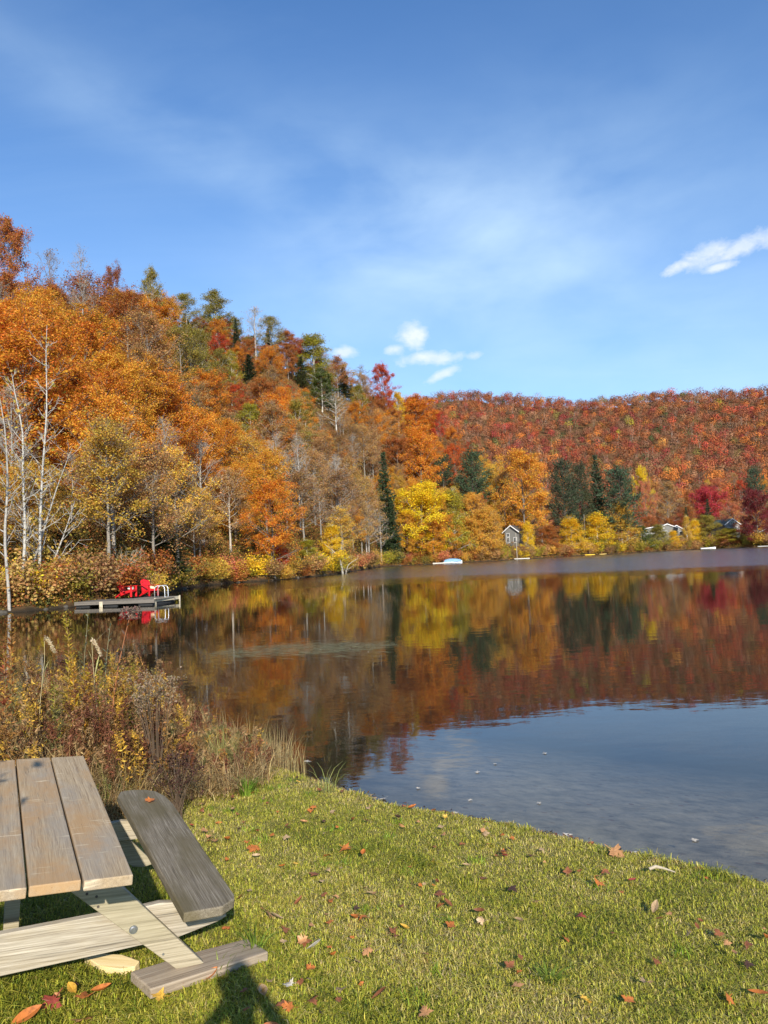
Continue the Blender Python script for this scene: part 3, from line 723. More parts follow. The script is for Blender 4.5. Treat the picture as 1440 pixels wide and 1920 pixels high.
# ---- the rest of the wood, tree by tree
def pick(px, py, rng):
    """species and colour of a hillside tree from where it stands on the slopes"""
    def ch(opts):
        ws = np.array([o[0] for o in opts], float); i = rng.choice(len(opts), p=ws / ws.sum()); return opts[i][1], opts[i][2]
    if px < 330:
        if py < 620: return ch([(5, 'maple', 'orange'), (3, 'maple', 'amber'), (3, 'maple', 'rust'), (1.5, 'sparse', 'rust'), (.7, 'bare', 'brown')])
        if py < 820: return ch([(6, 'maple', 'orange'), (4, 'maple', 'amber'), (1.2, 'maple', 'rust'), (1.5, 'sparse', 'tan'), (.6, 'maple', 'golden')])
        if py < 960: return ch([(2.5, 'maple', 'amber'), (2, 'maple', 'golden'), (3.5, 'sparse', 'golden'), (2.5, 'sparse', 'tan'), (1.6, 'bare', 'golden'), (.7, 'spruce', 'dark green'), (.8, 'maple', 'orange')])
        return ch([(3, 'sparse', 'golden'), (1.2, 'maple', 'golden'), (2.2, 'bare', 'golden'), (1.6, 'sparse', 'tan'), (1.2, 'spruce', 'dark green'), (1, 'sparse', 'brown'), (1, 'maple', 'amber'), (.8, 'birch', 'yellow green')])
    if px < 560:
        if py < 680: return ch([(2, 'sparse', 'olive'), (2, 'birch', 'olive'), (2, 'maple', 'rust'), (1.5, 'maple', 'orange'), (1, 'maple', 'red'), (1, 'sparse', 'tan'), (.7, 'spruce', 'dark green')])
        if py < 830: return ch([(2.4, 'maple', 'orange'), (2.5, 'maple', 'rust'), (2.4, 'sparse', 'tan'), (.9, 'maple', 'red'), (1.2, 'birch', 'olive'), (.7, 'birch', 'yellow green'), (.5, 'spruce', 'dark green'), (1, 'maple', 'amber')])
        return ch([(2, 'sparse', 'tan'), (2.5, 'maple', 'amber'), (2, 'sparse', 'golden'), (1, 'sparse', 'brown'), (1.2, 'bare', 'tan'), (1.6, 'maple', 'tan'), (.6, 'spruce', 'dark green'), (1.0, 'maple', 'orange')])
    if px < 740:
        if py < 780: return ch([(2, 'maple', 'rust'), (1.5, 'maple', 'orange'), (1.5, 'birch', 'olive'), (1.2, 'sparse', 'tan'), (.8, 'spruce', 'dark green'), (.8, 'maple', 'golden')])
        if py < 900: return ch([(3, 'sparse', 'tan'), (2, 'sparse', 'brown'), (2, 'maple', 'orange'), (1.2, 'maple', 'rust'), (.8, 'bare', 'tan')])
        return ch([(2, 'sparse', 'tan'), (2, 'sparse', 'golden'), (1.5, 'sparse', 'brown'), (1.8, 'maple', 'tan'), (1.5, 'maple', 'golden'), (1.2, 'bare', 'tan'), (.5, 'spruce', 'dark green'), (.8, 'maple', 'amber')])
    if px < 1010:
        if py < 880: return ch([(3, 'maple', 'orange'), (2, 'maple', 'rust'), (1.2, 'maple', 'red'), (1.6, 'sparse', 'brown'), (1, 'sparse', 'tan'), (.8, 'bare', 'brown')])
        return ch([(2, 'maple', 'golden'), (2, 'maple', 'amber'), (2, 'sparse', 'tan'), (1, 'birch', 'olive'), (1, 'maple', 'rust')])
    if py < 900: return ch([(2.5, 'maple', 'rust'), (2, 'maple', 'orange'), (1.5, 'sparse', 'brown'), (1.6, 'maple', 'red'), (1.2, 'sparse', 'tan'), (.8, 'bare', 'tan'), (.6, 'birch', 'yellow green')])
    return ch([(2.4, 'sparse', 'tan'), (1.6, 'maple', 'rust'), (1.6, 'maple', 'pink orange'), (1.2, 'maple', 'amber'), (1.2, 'sparse', 'brown'), (.6, 'maple', 'red'), (.8, 'birch', 'golden'), (.6, 'bare', 'tan')])
LAND = [(40, 'above the white birches at the left edge'), (130, 'right of the white birch clump'), (215, 'left of the red chairs'), (290, 'above the red chairs'), (345, 'above the silver ladder'),
        (410, 'above the thick pale shore trunk'), (480, 'above the overhanging green bush'), (550, 'above the small red shore tree'), (615, 'above the yellow green shore bushes'), (665, 'above the leaning white branch'),
        (715, 'left of the tall dark evergreen'), (760, 'behind the tall dark evergreen'), (830, 'behind the bright yellow tree'), (900, 'behind the broad blue green pine'), (960, 'left of the large light orange maple'),
        (1020, 'behind the large light orange maple'), (1100, 'behind the dark pine group'), (1180, 'behind the tallest golden birch'), (1240, 'behind the twin gabled cottage'), (1310, 'behind the white gable'),
        (1365, 'behind the round olive tree'), (1500, 'behind the green roofed cottage')]
def tree_label(kind, colour, px, py, D, R, H, frac):
    nm = {'maple': 'full maple', 'birch': 'slender tree', 'sparse': 'half-bare tree', 'bare': 'leafless tree', 'spruce': 'spruce', 'pine': 'pine', 'shrub': 'shrub'}[kind]
    cw = {'grey': 'grey'}.get(colour, colour) if kind != 'bare' else 'grey'
    lm = next(b for a, b in LAND if px < a)
    bands = ['at the slope foot', 'low on the slope', 'midway up', 'high up', 'near the hilltop']
    if px > 1000: bands = ['by the lake', 'on the low ground', 'on the low ground farther back', 'under the far hill', 'under the far hill']
    b = bands[min(4, int(frac * 5))]
    sz = 'small ' if H < 9 else ('tall ' if H > 15.5 else '')
    return f'{sz}{cw} {nm} {b} {lm}'
placed = []
for k in ALLTREES: placed.append((k.location.x, k.location.y))
def fill(az0, az1, dmin, dmax, spacing, count, cap, seed, hmul=1.0, leak=0.0):
    rng = np.random.RandomState(seed); n = 0; tries = 0
    while n < cap and tries < count:
        tries += 1
        az = rng.uniform(az0, az1); R0 = float(shoreR(az)); Dr = float(np.interp(az, RIDGE[:, 0], RIDGE[:, 1]))
        D0, D1 = R0 + dmin, (Dr + 16 if dmax is None else R0 + dmax)
        if D1 <= D0: continue
        D = math.sqrt(rng.uniform(D0 ** 2, D1 ** 2))
        x, y = math.sin(math.radians(az)) * D, math.cos(math.radians(az)) * D
        sp = spacing * (1 + (D - R0) / 400)
        if any((x - a) ** 2 + (y - b) ** 2 < sp * sp for a, b in placed[-900:]): continue
        z = float(terrain(x, y)); H = rng.uniform(11, 17.5) * hmul
        cxp, cyp = proj((x, y, z + H * .6)); tx, ty = proj((x, y, z + H))
        if not (-120 < cxp < 1560): continue
        kind, colour = pick(cxp, cyp, rng)
        R = H * rng.uniform(.28, .38) * {'maple': 1.0, 'birch': .68, 'sparse': .85, 'bare': .7, 'spruce': .62, 'pine': .75}[kind]
        hw = R * FPX / D
        bad = False
        for (kx, ky, khw, kD, kt, kb) in KBOX:
            if D < kD - 1 and abs(cxp - kx) < khw * .8 + hw * .35 and ty < kb - 6 and cyp > kt - 30: bad = True; break
        if bad and rng.rand() > leak: continue
        frac = (D - R0) / max(20, Dr - R0)
        o = plant(kind, x, y, H, R, colour, tree_label(kind, colour, cxp, cyp, D, R, H, frac), 'trees of the autumn woods', rng=rng)
        if hmul < .6: o.name = 'sapling'; o['category'] = 'sapling'; o['label'] = o['label'].replace('small ', 'young '); o['group'] = 'young trees of the autumn woods'
        placed.append((x, y)); n += 1
    return n
n0 = fill(-20, 8, .6, 30, 3.5, 9000, 150, 20, .8, .05)
n1 = fill(-30, 10, 12, None, 5.0, 14000, 400, 21)
n3 = fill(-13, 5, 20, None, 4.4, 12000, 120, 27, .8)
n4 = fill(-28, 9, 6, None, 3.0, 14000, 190, 29, .46)
n2 = fill(9, 28, 18, 190, 7.2, 7000, 150, 22)
print('fill', n1, n2, len(ALLTREES))

# ---- shore shrubs
rng = np.random.RandomState(77); ns = 0
SHCOL = [('golden', 3), ('yellow', 2), ('tan', 3), ('rust', 2), ('brown', 3), ('olive', 2), ('pink orange', 1), ('yellow green', 2)]
for az in np.concatenate([np.arange(-27, -3, .55), np.arange(-3, 27, .40)]):
    az = az + rng.uniform(-.2, .2); R0 = float(shoreR(az)); D = R0 + rng.uniform(.5, 2.6)
    x, y = math.sin(math.radians(az)) * D, math.cos(math.radians(az)) * D
    ws = np.array([b for a, b in SHCOL], float); colour = SHCOL[rng.choice(len(SHCOL), p=ws / ws.sum())][0]
    H = rng.uniform(1.3, 2.8) * (1 + max(0, D - 100) / 260); R = H * rng.uniform(.75, 1.0)
    px, py = proj((x, y, .8 + H * .5))
    lm = next(b for a, b in LAND if px < a).replace('above ', 'on the shore below ').replace('behind ', 'on the shore in front of ').replace('left of', 'on the shore left of')
    lm = lm.replace('on the shore below the red chairs', 'on the bank behind the red chairs').replace('on the shore below', 'on the shore beside').replace('left of the red chairs', 'left of the red chairs')
    hh = 'low' if H < 2 else 'bushy'
    plant('shrub', x, y, H, R, colour, f'{hh} {colour} shrub {lm}', 'shrubs along the far shore', rng=rng); ns += 1

# ------------------------------------------------------------------ the far hill: a wood that reads as one mass
def far_wood():
    rng = np.random.RandomState(5)
    P, Hh = [], []
    n = 40000
    az = rng.uniform(-3, 30, n); r = np.sqrt(rng.uniform(400 ** 2, 985 ** 2, n))
    x, y = np.sin(np.radians(az)) * r, np.cos(np.radians(az)) * r
    # keep a spacing with a coarse grid
    seen = set(); keep = []
    for i in range(n):
        if r[i] < shoreR(az[i]) + 150: continue
        c = 7.4 + (r[i] - 430) * .002
        k = (int(x[i] / c), int(y[i] / c))
        if k in seen: continue
        seen.add(k); keep.append(i)
    keep = np.array(keep); x, y, az, r = x[keep], y[keep], az[keep], r[keep]; z = terrain(x, y)
    n = len(x); H = rng.uniform(9, 14.5, n) * rng.uniform(.8, 1.1, n); R = H * rng.uniform(.34, .48, n)
    zf = np.interp(az, FAR[:, 0], FAR[:, 1])
    f = np.clip(z / zf, 0, 1)                        # height on the hill
    patch = wob(x, y, .018, 3) + .8 * wob(x, y, .05, 9)
    names = ['rust', 'russet', 'dark red', 'red', 'orange', 'amber', 'olive', 'tan', 'brown', 'yellow green', 'green']
    pal = np.array([CC[a] for a in names])
    pal[0] = (.32, .105, .036); pal[1] = (.235, .075, .035); pal[5] = (.46, .20, .04); pal[6] = (.20, .16, .04); pal[2] = (.25, .045, .035); pal[3] = (.40, .075, .035); pal[4] = (.48, .155, .032); pal[8] = (.20, .098, .055); pal[7] = (.28, .14, .07); pal[10] = (.07, .09, .03)
    W = np.tile(np.array([3.6, 3.6, 2.0, 1.2, 1.2, .2, .5, 1.6, 3.6, .10, .4]), (n, 1))
    W[:, 4] *= 1 + 4 * np.clip(.42 - f, 0, 1) * 2.4; W[:, 5] *= 1 + 8 * np.clip(.35 - f, 0, 1)
    W[:, 3] *= 1 + 1.6 * np.clip(.6 - f, 0, 1) + np.clip(patch, 0, 2) * 1.2
    W[:, 6] *= np.clip(1 - patch * 1.4, .2, 3); W[:, 8] *= 1 + np.clip(f - .4, 0, 1) * 1.6; W[:, 1] *= 1 + np.clip(f - .4, 0, 1) * 1.6
    W /= W.sum(1, keepdims=True); cum = W.cumsum(1); u = rng.rand(n, 1); sp = (u > cum).sum(1)
    col = pal[sp] * rng.uniform(.8, 1.42, (n, 1))
    bare = (rng.rand(n) < np.where((sp == 8) | (sp == 7), .7, .22))
    L = np.where(bare, 160, 320)
    L = (L * (430 / r) ** .25).astype(int)
    idx = np.repeat(np.arange(n), L); m = len(idx)
    d = unit(rng.normal(size=(m, 3))); q = rng.uniform(.35, 1, (m, 1)) ** .5
    lump = 1 + .28 * np.sin(d[:, :1] * 5 + idx[:, None] * 1.3) * np.cos(d[:, 1:2] * 5 + idx[:, None] * .7)
    S = np.stack([R[idx], R[idx], H[idx] * .36], -1)
    P = np.stack([x[idx], y[idx], z[idx] + H[idx] * .62], -1) + d * q * S * lump
    V, Q = leaf_quads(rng, P, rng.uniform(.6, 1.25, m) * (.6 + r[idx] * .0004), unit(d + np.array([0, 0, .3])), 3.2)
    C = np.repeat(col[idx] * rng.uniform(.88, 1.12, (m, 1)), 4, 0)
    # pale trunks and bare limbs showing between the crowns
    tn = np.where(rng.rand(n) < .14)[0]; k = len(tn)
    tk = rng.randint(3, 6, k); ti = np.repeat(tn, tk); k2 = len(ti)
    b0 = np.stack([x[ti], y[ti], z[ti] - .3], -1) + rng.normal(0, .25, (k2, 3)) * np.array([1, 1, 0])
    b1 = b0 + np.stack([rng.normal(0, .12, k2) * H[ti], rng.normal(0, .12, k2) * H[ti], H[ti] * rng.uniform(.8, 1.06, k2)], -1)
    ww = rng.uniform(.05, .14, k2)[:, None]; sd = np.array([1.0, 0, 0]) * ww
    V2 = np.stack([b0 - sd, b0 + sd, b1 + sd * .3, b1 - sd * .3], 1).reshape(-1, 3)
    C2 = np.repeat(np.array([.27, .23, .19]) * rng.uniform(.6, 1.4, (k2, 1)), 4, 0)
    Q2 = np.arange(k2 * 4).reshape(k2, 4) + len(V)
    me = npmesh('far_woodland', np.concatenate([V, V2]), np.concatenate([Q, Q2]), col=np.concatenate([C, C2]))
    o = link('far_woodland', me, FARLEAF); tag(o, 'distant hillside covered in rust, red and orange autumn trees', 'woodland', kind='stuff')
    print('far wood trees', n, 'quads', m + k2)
far_wood()

# ------------------------------------------------------------------ undergrowth on the near slopes
def undergrowth():
    rng = np.random.RandomState(9)
    n = 260000
    az = rng.uniform(-30, 28, n); R0 = shoreR(az)
    D = R0 + .05 + rng.gamma(1.25, 17, n) * np.clip(R0 / 100, .8, 2)
    x, y = np.sin(np.radians(az)) * D, np.cos(np.radians(az)) * D
    z = terrain(x, y)
    clump = np.clip(wob(x, y, .45, 2) + .5 * wob(x, y, 1.3, 5) + .4, 0, 2)
    hgt = rng.beta(1, 2.2, n) * (.5 + 1.7 * clump)
    az2 = rng.uniform(-30, 11, 150000); R2 = shoreR(az2); Dr2 = np.interp(az2, RIDGE[:, 0], RIDGE[:, 1]); D2 = R2 + 6 + rng.rand(150000) * (Dr2 - R2 + 10)
    x2, y2 = np.sin(np.radians(az2)) * D2, np.cos(np.radians(az2)) * D2; z2 = terrain(x2, y2)
    h2 = rng.beta(1, 1.6, 150000) * (.8 + 3.0 * np.clip(wob(x2, y2, .22, 6) + .5 * wob(x2, y2, .7, 8) + .45, 0, 2))
    x = np.concatenate([x, x2]); y = np.concatenate([y, y2]); z = np.concatenate([z, z2]); hgt = np.concatenate([hgt, h2])
    az3 = rng.uniform(-30, 28, 90000); D3 = shoreR(az3) + rng.normal(.4, 1.7, 90000)
    x3, y3 = np.sin(np.radians(az3)) * D3, np.cos(np.radians(az3)) * D3; z3 = terrain(x3, y3)
    h3 = rng.beta(1, 1.8, 90000) * (.35 + .9 * np.clip(wob(x3, y3, .6, 3) + .4, 0, 1.5))
    x = np.concatenate([x, x3]); y = np.concatenate([y, y3]); z = np.concatenate([z, z3]); hgt = np.concatenate([hgt, h3])
    keep = z > .02
    P = np.stack([x, y, z + hgt], -1)[keep]; m = len(P)
    pal = np.array([(.24, .12, .04), (.40, .22, .06), (.36, .13, .035), (.20, .16, .035), (.10, .10, .03), (.50, .33, .05), (.15, .085, .04)])
    pi = (np.abs(wob(P[:, 0], P[:, 1], .3, 4)) * 6 + rng.uniform(0, 3.5, m)).astype(int) % 7
    C = pal[pi] * rng.uniform(.7, 1.25, (m, 1))
    s = rng.uniform(.10, .22, m) * (1 + np.clip(np.hypot(P[:, 0], P[:, 1]) - 60, 0, 300) / 240)
    V, Q = leaf_quads(rng, P, s, np.array([0, -.3, 1.0]), .5)
    o = link('undergrowth', npmesh('undergrowth', V, Q, col=np.repeat(C, 4, 0)), STUFFLEAF)
    tag(o, 'brown and golden undergrowth and leaf litter under the hillside trees', 'undergrowth', kind='stuff')
undergrowth()

# ------------------------------------------------------------------ white birches at the left edge, and other single trunks
def stem_tree(name, label, cat, base, stems, col, twigs=True, leaves=0, lcol=None, seed=0, twl=1.0, leafsize=.2, group=None):
    """stems: list of (polyline points relative to base, radius)"""
    rng = np.random.RandomState(seed); polys, tips = [], []
    for pts, r0 in stems:
        pts = np.asarray(pts, float); k = len(pts); u = np.linspace(0, 1, 12)
        sm = np.stack([np.interp(u, np.linspace(0, 1, k), pts[:, c]) for c in range(3)], -1)
        sm[1:-1] += rng.normal(0, .05 + .002 * np.linalg.norm(pts[-1] - pts[0]), (10, 3))
        sm[1:-1] = (sm[:-2] + 2 * sm[1:-1] + sm[2:]) / 4
        polys.append((sm, r0 * (1 - u) ** .75 + .012))
        L = np.linalg.norm(pts[-1] - pts[0]); nb = int(L * 2.8) if twigs else 4
        tg = unit(pts[-1] - pts[0])
        for i in range(nb):
            uu = rng.uniform(.22, .98); q = np.array([np.interp(uu, u, sm[:, c]) for c in range(3)])
            a = rng.uniform(0, 6.28); dv = unit(np.array([math.cos(a), math.sin(a), rng.uniform(.1, 1.1)]) + tg * .3)
            l = twl * rng.uniform(.8, 2.6) * (1.15 - uu * .6)
            s = np.linspace(0, 1, 5)[:, None]
            lp = q + dv * l * s + np.array([0, 0, .18]) * l * s ** 2 + np.cumsum(rng.normal(0, .05 * l, (5, 3)), 0) * s
            polys.append((lp, r0 * .26 * (1.1 - uu) * (1 - s[:, 0]) + .009))
            for j in range(6):
                ss = rng.uniform(.2, 1); q2 = np.array([np.interp(ss, s[:, 0], lp[:, c]) for c in range(3)])
                d2 = unit(dv + rng.normal(0, .6, 3)); l2 = l * rng.uniform(.2, .45)
                polys.append((np.array([q2, q2 + d2 * l2 * .5 + rng.normal(0, .03, 3), q2 + d2 * l2]), np.array([.010, .008, .004])))
                tips += [q2 + d2 * l2, q2 + d2 * l2 * .6]
    o = empty(name, base); tag(o, label, cat, group)
    V, Q = tubes(polys, 6); me = npmesh('trunk', V, Q, smooth=True); tk = link('trunk', me, BARK, o); tk.color = (*col, 1)
    if leaves:
        tips = np.array(tips); n = rng.randint(0, len(tips), leaves)
        V, Q = leaf_quads(rng, tips[n] + rng.normal(0, .2, (leaves, 3)), rng.uniform(.7, 1.3, leaves) * leafsize, np.array([0, -.2, 1.0]), .6)
        cr = link('crown', npmesh('crown', V, Q), LEAF, o); cr.color = (*lcol, 1)
    return o
def pxp(px, py, D, base):      # a point at distance D, relative to a base
    return atd(px, py, D) - np.asarray(base)
def base_at(px, py, D):
    g = atd(px, py, D); return (g[0], g[1], float(terrain(g[0], g[1])) - .1)
WB = (.42, .395, .345)
b = base_at(38, 1140, 51.5)
stem_tree('bare_birch', 'tallest white birch of the leafless clump on the left shore, straight twin-forked', 'birch tree', b,
          [([(0, 0, 0), pxp(45, 1040, 51, b), pxp(46, 900, 51, b), pxp(40, 800, 51, b), pxp(22, 700, 51, b)], .10)], WB, seed=1, leaves=160, lcol=(.5, .34, .06), twl=.8)
b = base_at(72, 1135, 52.5)
stem_tree('bare_birch', 'slender white birch of the clump on the left shore reaching highest above the slope', 'birch tree', b,
          [([(0, 0, 0), pxp(74, 1040, 52.5, b), pxp(80, 900, 52.5, b), pxp(90, 760, 52.5, b), pxp(88, 610, 52.5, b)], .095)], WB, seed=2, leaves=160, lcol=(.5, .34, .06), twl=.8)
b = base_at(58, 1138, 53)
stem_tree('bare_birch', 'thin grey stem leaning right out of the white birch clump on the left shore', 'birch tree', b,
          [([(0, 0, 0), pxp(62, 1060, 53, b), pxp(85, 980, 53, b), pxp(135, 840, 53, b)], .09)], (.36, .335, .29), seed=3, leaves=120, lcol=(.5, .34, .06))
b = base_at(90, 1132, 54)
stem_tree('bare_birch', 'low white stem leaning right beside the white birch clump on the left shore', 'birch tree', b,
          [([(0, 0, 0), pxp(95, 1070, 54, b), pxp(112, 1020, 54, b), pxp(140, 940, 54, b)], .08)], (.40, .375, .33), seed=4, leaves=120, lcol=(.5, .34, .06))
b = base_at(18, 1146, 50)
stem_tree('bare_birch', 'grey-barked leafless stem left of the white birch clump, bending to the left edge', 'birch tree', b,
          [([(0, 0, 0), pxp(10, 1000, 50, b), pxp(18, 860, 50, b), pxp(-5, 720, 50, b)], .09)], (.34, .315, .275), seed=5, leaves=120, lcol=(.5, .34, .06))
b = base_at(204, 1040, 76)
stem_tree('leaning_birch', 'long pale birch trunk leaning right above the red chairs', 'birch tree', b,
          [([(0, 0, 0), pxp(222, 960, 76, b), pxp(238, 860, 76, b), pxp(252, 760, 76, b)], .15)], (.44, .41, .35), seed=6, leaves=500, lcol=(.5, .32, .06), twl=.9)
b = base_at(196, 1000, 78)
stem_tree('leaning_birch', 'thin white trunk standing left of the long leaning birch', 'birch tree', b,
          [([(0, 0, 0), pxp(196, 900, 78, b), pxp(202, 780, 78, b)], .10)], (.44, .41, .35), seed=7, leaves=500, lcol=(.5, .32, .06), twl=.8)
b = base_at(166, 955, 80)
stem_tree('leaning_birch', 'short thin grey trunk, leftmost of the three pale trunks above the chairs', 'birch tree', b,
          [([(0, 0, 0), pxp(170, 900, 80, b), pxp(178, 820, 80, b)], .08)], (.5, .46, .40), seed=8, leaves=400, lcol=(.5, .32, .06), twl=.8)
b = base_at(645, 1074, 122)
stem_tree('leaning_dead_tree', 'white dead tree arching from the water edge to the left', 'dead tree', b,
          [([(0, 0, 0), pxp(640, 1055, 121, b), pxp(628, 1036, 121, b), pxp(604, 1016, 121, b)], .20), ([(0, 0, .4), pxp(652, 1060, 121, b), pxp(672, 1046, 121, b)], .08)], (.40, .37, .31), twigs=False, seed=9)
b = base_at(206, 1112, 56)
stem_tree('leaning_dead_tree', 'mossy grey trunk leaning right behind the red chairs', 'dead tree', b,
          [([(0, 0, 0), pxp(222, 1088, 56, b), pxp(238, 1062, 56, b), pxp(258, 1030, 56, b)], .13)], (.30, .28, .20), seed=10, twl=1.0)
b = base_at(515, 1070, 101)
stem_tree('leaning_dead_tree', 'short pale leaning trunk on the shore below the small red tree', 'dead tree', b,
          [([(0, 0, 0), pxp(508, 1055, 101, b), pxp(511, 1025, 101, b), pxp(517, 1000, 101, b)], .16)], (.5, .45, .38), twigs=False, seed=11)

# ------------------------------------------------------------------ dock, red chairs, ladder
DOCKW = wood_mat('dock_wood', (.06, .05, .04), (.135, .118, .098), (.24, .21, .175), axis=0, grain=60)
DOCKL = paint_mat('pale_wood', (.50, .43, .30), .8, .25, 9)
DARKM = paint_mat('dark_float', (.03, .03, .03), .7, .2)
REDP = paint_mat('red_paint', (.62, .012, .018), .42, .10, 8, .5)
WHITEM = paint_mat('white_paint', (.78, .78, .76), .45, .08, 5)
METALW = paint_mat('brushed_aluminium', (.75, .75, .74), .32, .06, 9, .5, 0, .6)
p0 = atz(140, 1129, .34); p1 = atz(290, 1123.5, .34)
dock = empty('dock', ((p0[0] + p1[0]) / 2, (p0[1] + p1[1]) / 2, 0), math.atan2(p1[1] - p0[1], p1[0] - p0[0]))
tag(dock, 'low weathered wooden dock carrying the two red chairs', 'dock')
L2 = math.hypot(p1[0] - p0[0], p1[1] - p0[1]) / 2
mb = MB(); k = 0
xx = -L2
while xx < L2 - .05:
    mb.box((xx, 0, .30 + .004 * math.sin(k * 2.1)), (min(xx + .136, L2), 2.6, .338 + .004 * math.sin(k * 2.1))); xx += .142; k += 1
mb.build('deck', DOCKW, dock)
MB().box((-L2, -.045, .13), (L2, -.003, .335)).box((-L2, 2.603, .13), (L2, 2.645, .335)).build('side_beam', DOCKW, dock)
for fx in (-L2 * .82, -.3, L2 * .75):
    MB().box((fx - .45, .1, -.22), (fx + .45, 2.5, .295)).build('float', DARKM, dock)
MB().box((-L2 * .32 - .11, -.075, -.25), (-L2 * .32 + .11, -.05, .31)).build('post', DOCKL, dock)
q0 = atz(288, 1122.5, .36); q1 = atz(336, 1117, .36)
d2 = empty('dock_end', (q0[0], q0[1], 0), math.atan2(q1[1] - q0[1], q1[0] - q0[0])); tag(d2, 'pale grey end platform of the dock with the white ladder fixed to it', 'dock')
LL = math.hypot(q1[0] - q0[0], q1[1] - q0[1])
mb = MB(); xx = .02; k = 0
while xx < LL - .05:
    mb.box((xx, 0, .32 + .003 * math.sin(k * 1.7)), (min(xx + .136, LL), 2.4, .36 + .003 * math.sin(k * 1.7))); xx += .142; k += 1
mb.build('deck', DOCKW, d2)
MB().box((0, -.045, .16), (LL, -.004, .352)).build('side_beam', DOCKL, d2)
MB().box((0, -.09, -.5), (.16, -.048, .40)).build('post', DOCKL, d2)
MB().box((LL - .12, -.09, -.5), (LL, -.048, .40)).build('post', DOCKL, d2)
MB().box((.3, .15, -.2), (LL - .3, 2.2, .31)).build('float', DARKM, d2)

def adirondack():
    """faces +x"""
    root = empty('adirondack_chair')
    S = 1.24
    mb = MB()
    for i in range(5):                                   # seat slats fall to the back
        u = i / 4; x = .30 - .50 * u; z = .375 - .135 * u
        mb.box((x - .048, -.27, z - .011), (x + .048, .27, z + .011), Matrix.Rotation(-.26, 3, 'Y') if False else None)
    mb.build('seat', REDP, root, .004)
    mb = MB(); n = 6
    for i in range(n):                                   # fan back, arched top
        y = (i - (n - 1) / 2) * .088; fan = 1 + .10
        h = .80 - 1.6 * (y ** 2) * 1.2
        b0 = np.array([-.20, y, .20]); dr = np.array([-.42, y * .16, .90]); dr /= np.linalg.norm(dr); b1 = b0 + dr * h
        nx = np.array([.90, 0, .42]) * .010
        wy0, wy1 = .036, .042
        V = [b0 + (0, -wy0, 0) - nx, b0 + (0, wy0, 0) - nx, b0 + (0, wy0, 0) + nx, b0 + (0, -wy0, 0) + nx,
             b1 + (0, -wy1, 0) - nx, b1 + (0, wy1, 0) - nx, b1 + (0, wy1, 0) + nx, b1 + (0, -wy1, 0) + nx]
        mb.add(V, [(0, 3, 2, 1), (4, 5, 6, 7), (0, 1, 5, 4), (1, 2, 6, 5), (2, 3, 7, 6), (3, 0, 4, 7)])
    mb.build('backrest', REDP, root, .004)
    MB().box((-.415, -.27, .535), (-.375, .27, .60)).build('back_rail', REDP, root, .004)
    for s in (-1, 1):
        y = s * .315
        MB().prism([(-.46, .555), (.40, .575), (.42, .60), (-.46, .58)], y - .065, y + .065, (0, 2, 1)).build('armrest', REDP, root, .006)
        MB().box((.25, s * .275 - .016, 0), (.36, s * .275 + .016, .573)).build('front_leg', REDP, root, .004)
        MB().prism([(.34, .40), (.34, .29), (-.58, 0), (-.70, 0), (-.28, .26)], s * .242 - .015, s * .242 + .015, (0, 2, 1)).build('rear_leg', REDP, root, .004)
        MB().prism([(-.41, .56), (-.34, .56), (-.26, .16), (-.33, .14)], s * .275 - .014, s * .275 + .014, (0, 2, 1)).build('back_support', REDP, root, .003)
    MB().box((.335, -.26, .28), (.36, .26, .385)).build('front_rail', REDP, root, .004)
    root.scale = (S, S, S); return root
ch = adirondack(); tag(ch, 'red slatted deck chair seen from its side, farther left on the dock', 'chair', 'red adirondack chairs on the dock')
g = atz(239, 1119.5, .345); ch.location = (g[0], g[1] + .2, .345); ch.rotation_euler = (0, 0, math.radians(-10))
c2 = copy_tree(ch); c2['label'] = 'red slatted deck chair turned towards us, right one beside the ladder'
g2 = atz(281, 1117.5, .345); c2.location = (g2[0], g2[1] + .1, .345); c2.rotation_euler = (0, 0, math.radians(-38))
CUSH = paint_mat('cushion_cloth', (.75, .72, .66), .9, .1, 20); CUSHY = paint_mat('yellow_cushion_cloth', (.80, .68, .40), .9, .1, 20)
def cushion(name, label, o, sc, mat, rz):
    import bmesh
    me = bpy.data.meshes.new(name); bm = bmesh.new(); bmesh.ops.create_uvsphere(bm, u_segments=16, v_segments=10, radius=1)
    for v in bm.verts:
        x, y, z = v.co; f = lambda a: math.copysign(abs(a) ** .55, a); v.co = (f(x) * sc[0], f(y) * sc[1], z * sc[2])
    bm.to_mesh(me); bm.free(); me.polygons.foreach_set('use_smooth', [True] * len(me.polygons))
    ob = link(name, me, mat); ob.location = o; ob.rotation_euler = (0.1, .2, rz); tag(ob, label, 'cushion'); return ob
def onchair(c, v): return c.matrix_basis @ Vector(v)
cushion('cushion', 'white cushion on the seat of the red chair seen from its side', onchair(ch, (.17, -.06, .46)), (.20, .19, .10), CUSH, 0)
cushion('cushion', 'pale yellow cushion on the seat of the red chair by the ladder', onchair(c2, (.12, 0, .455)), (.22, .22, .09), CUSHY, .4)
def ladder():
    q = atz(312, 1119.2, .36); o = empty('dock_ladder', (q[0], q[1] - .08, .36), d2.rotation_euler[2]); tag(o, 'white tubular swim ladder fixed to the dock end', 'ladder')
    for s in (-1, 1):
        x = s * .20
        pts = [(x - .2, .55, 0), (x - .2, .55, .55), (x - .17, .50, .66), (x - .1, .40, .72), (x, .12, .72), (x, .02, .66), (x, -.03, .55), (x, -.04, 0), (x, -.04, -.85)]
        MB().tube(pts, .024, 8).build('rail', METALW, o, smooth=True)
    for z in (.02, -.22, -.46, -.7):
        MB().box((-.2, -.075, z - .018), (.2, -.012, z + .018)).build('rung', METALW, o, .004)
    return o
ladder()

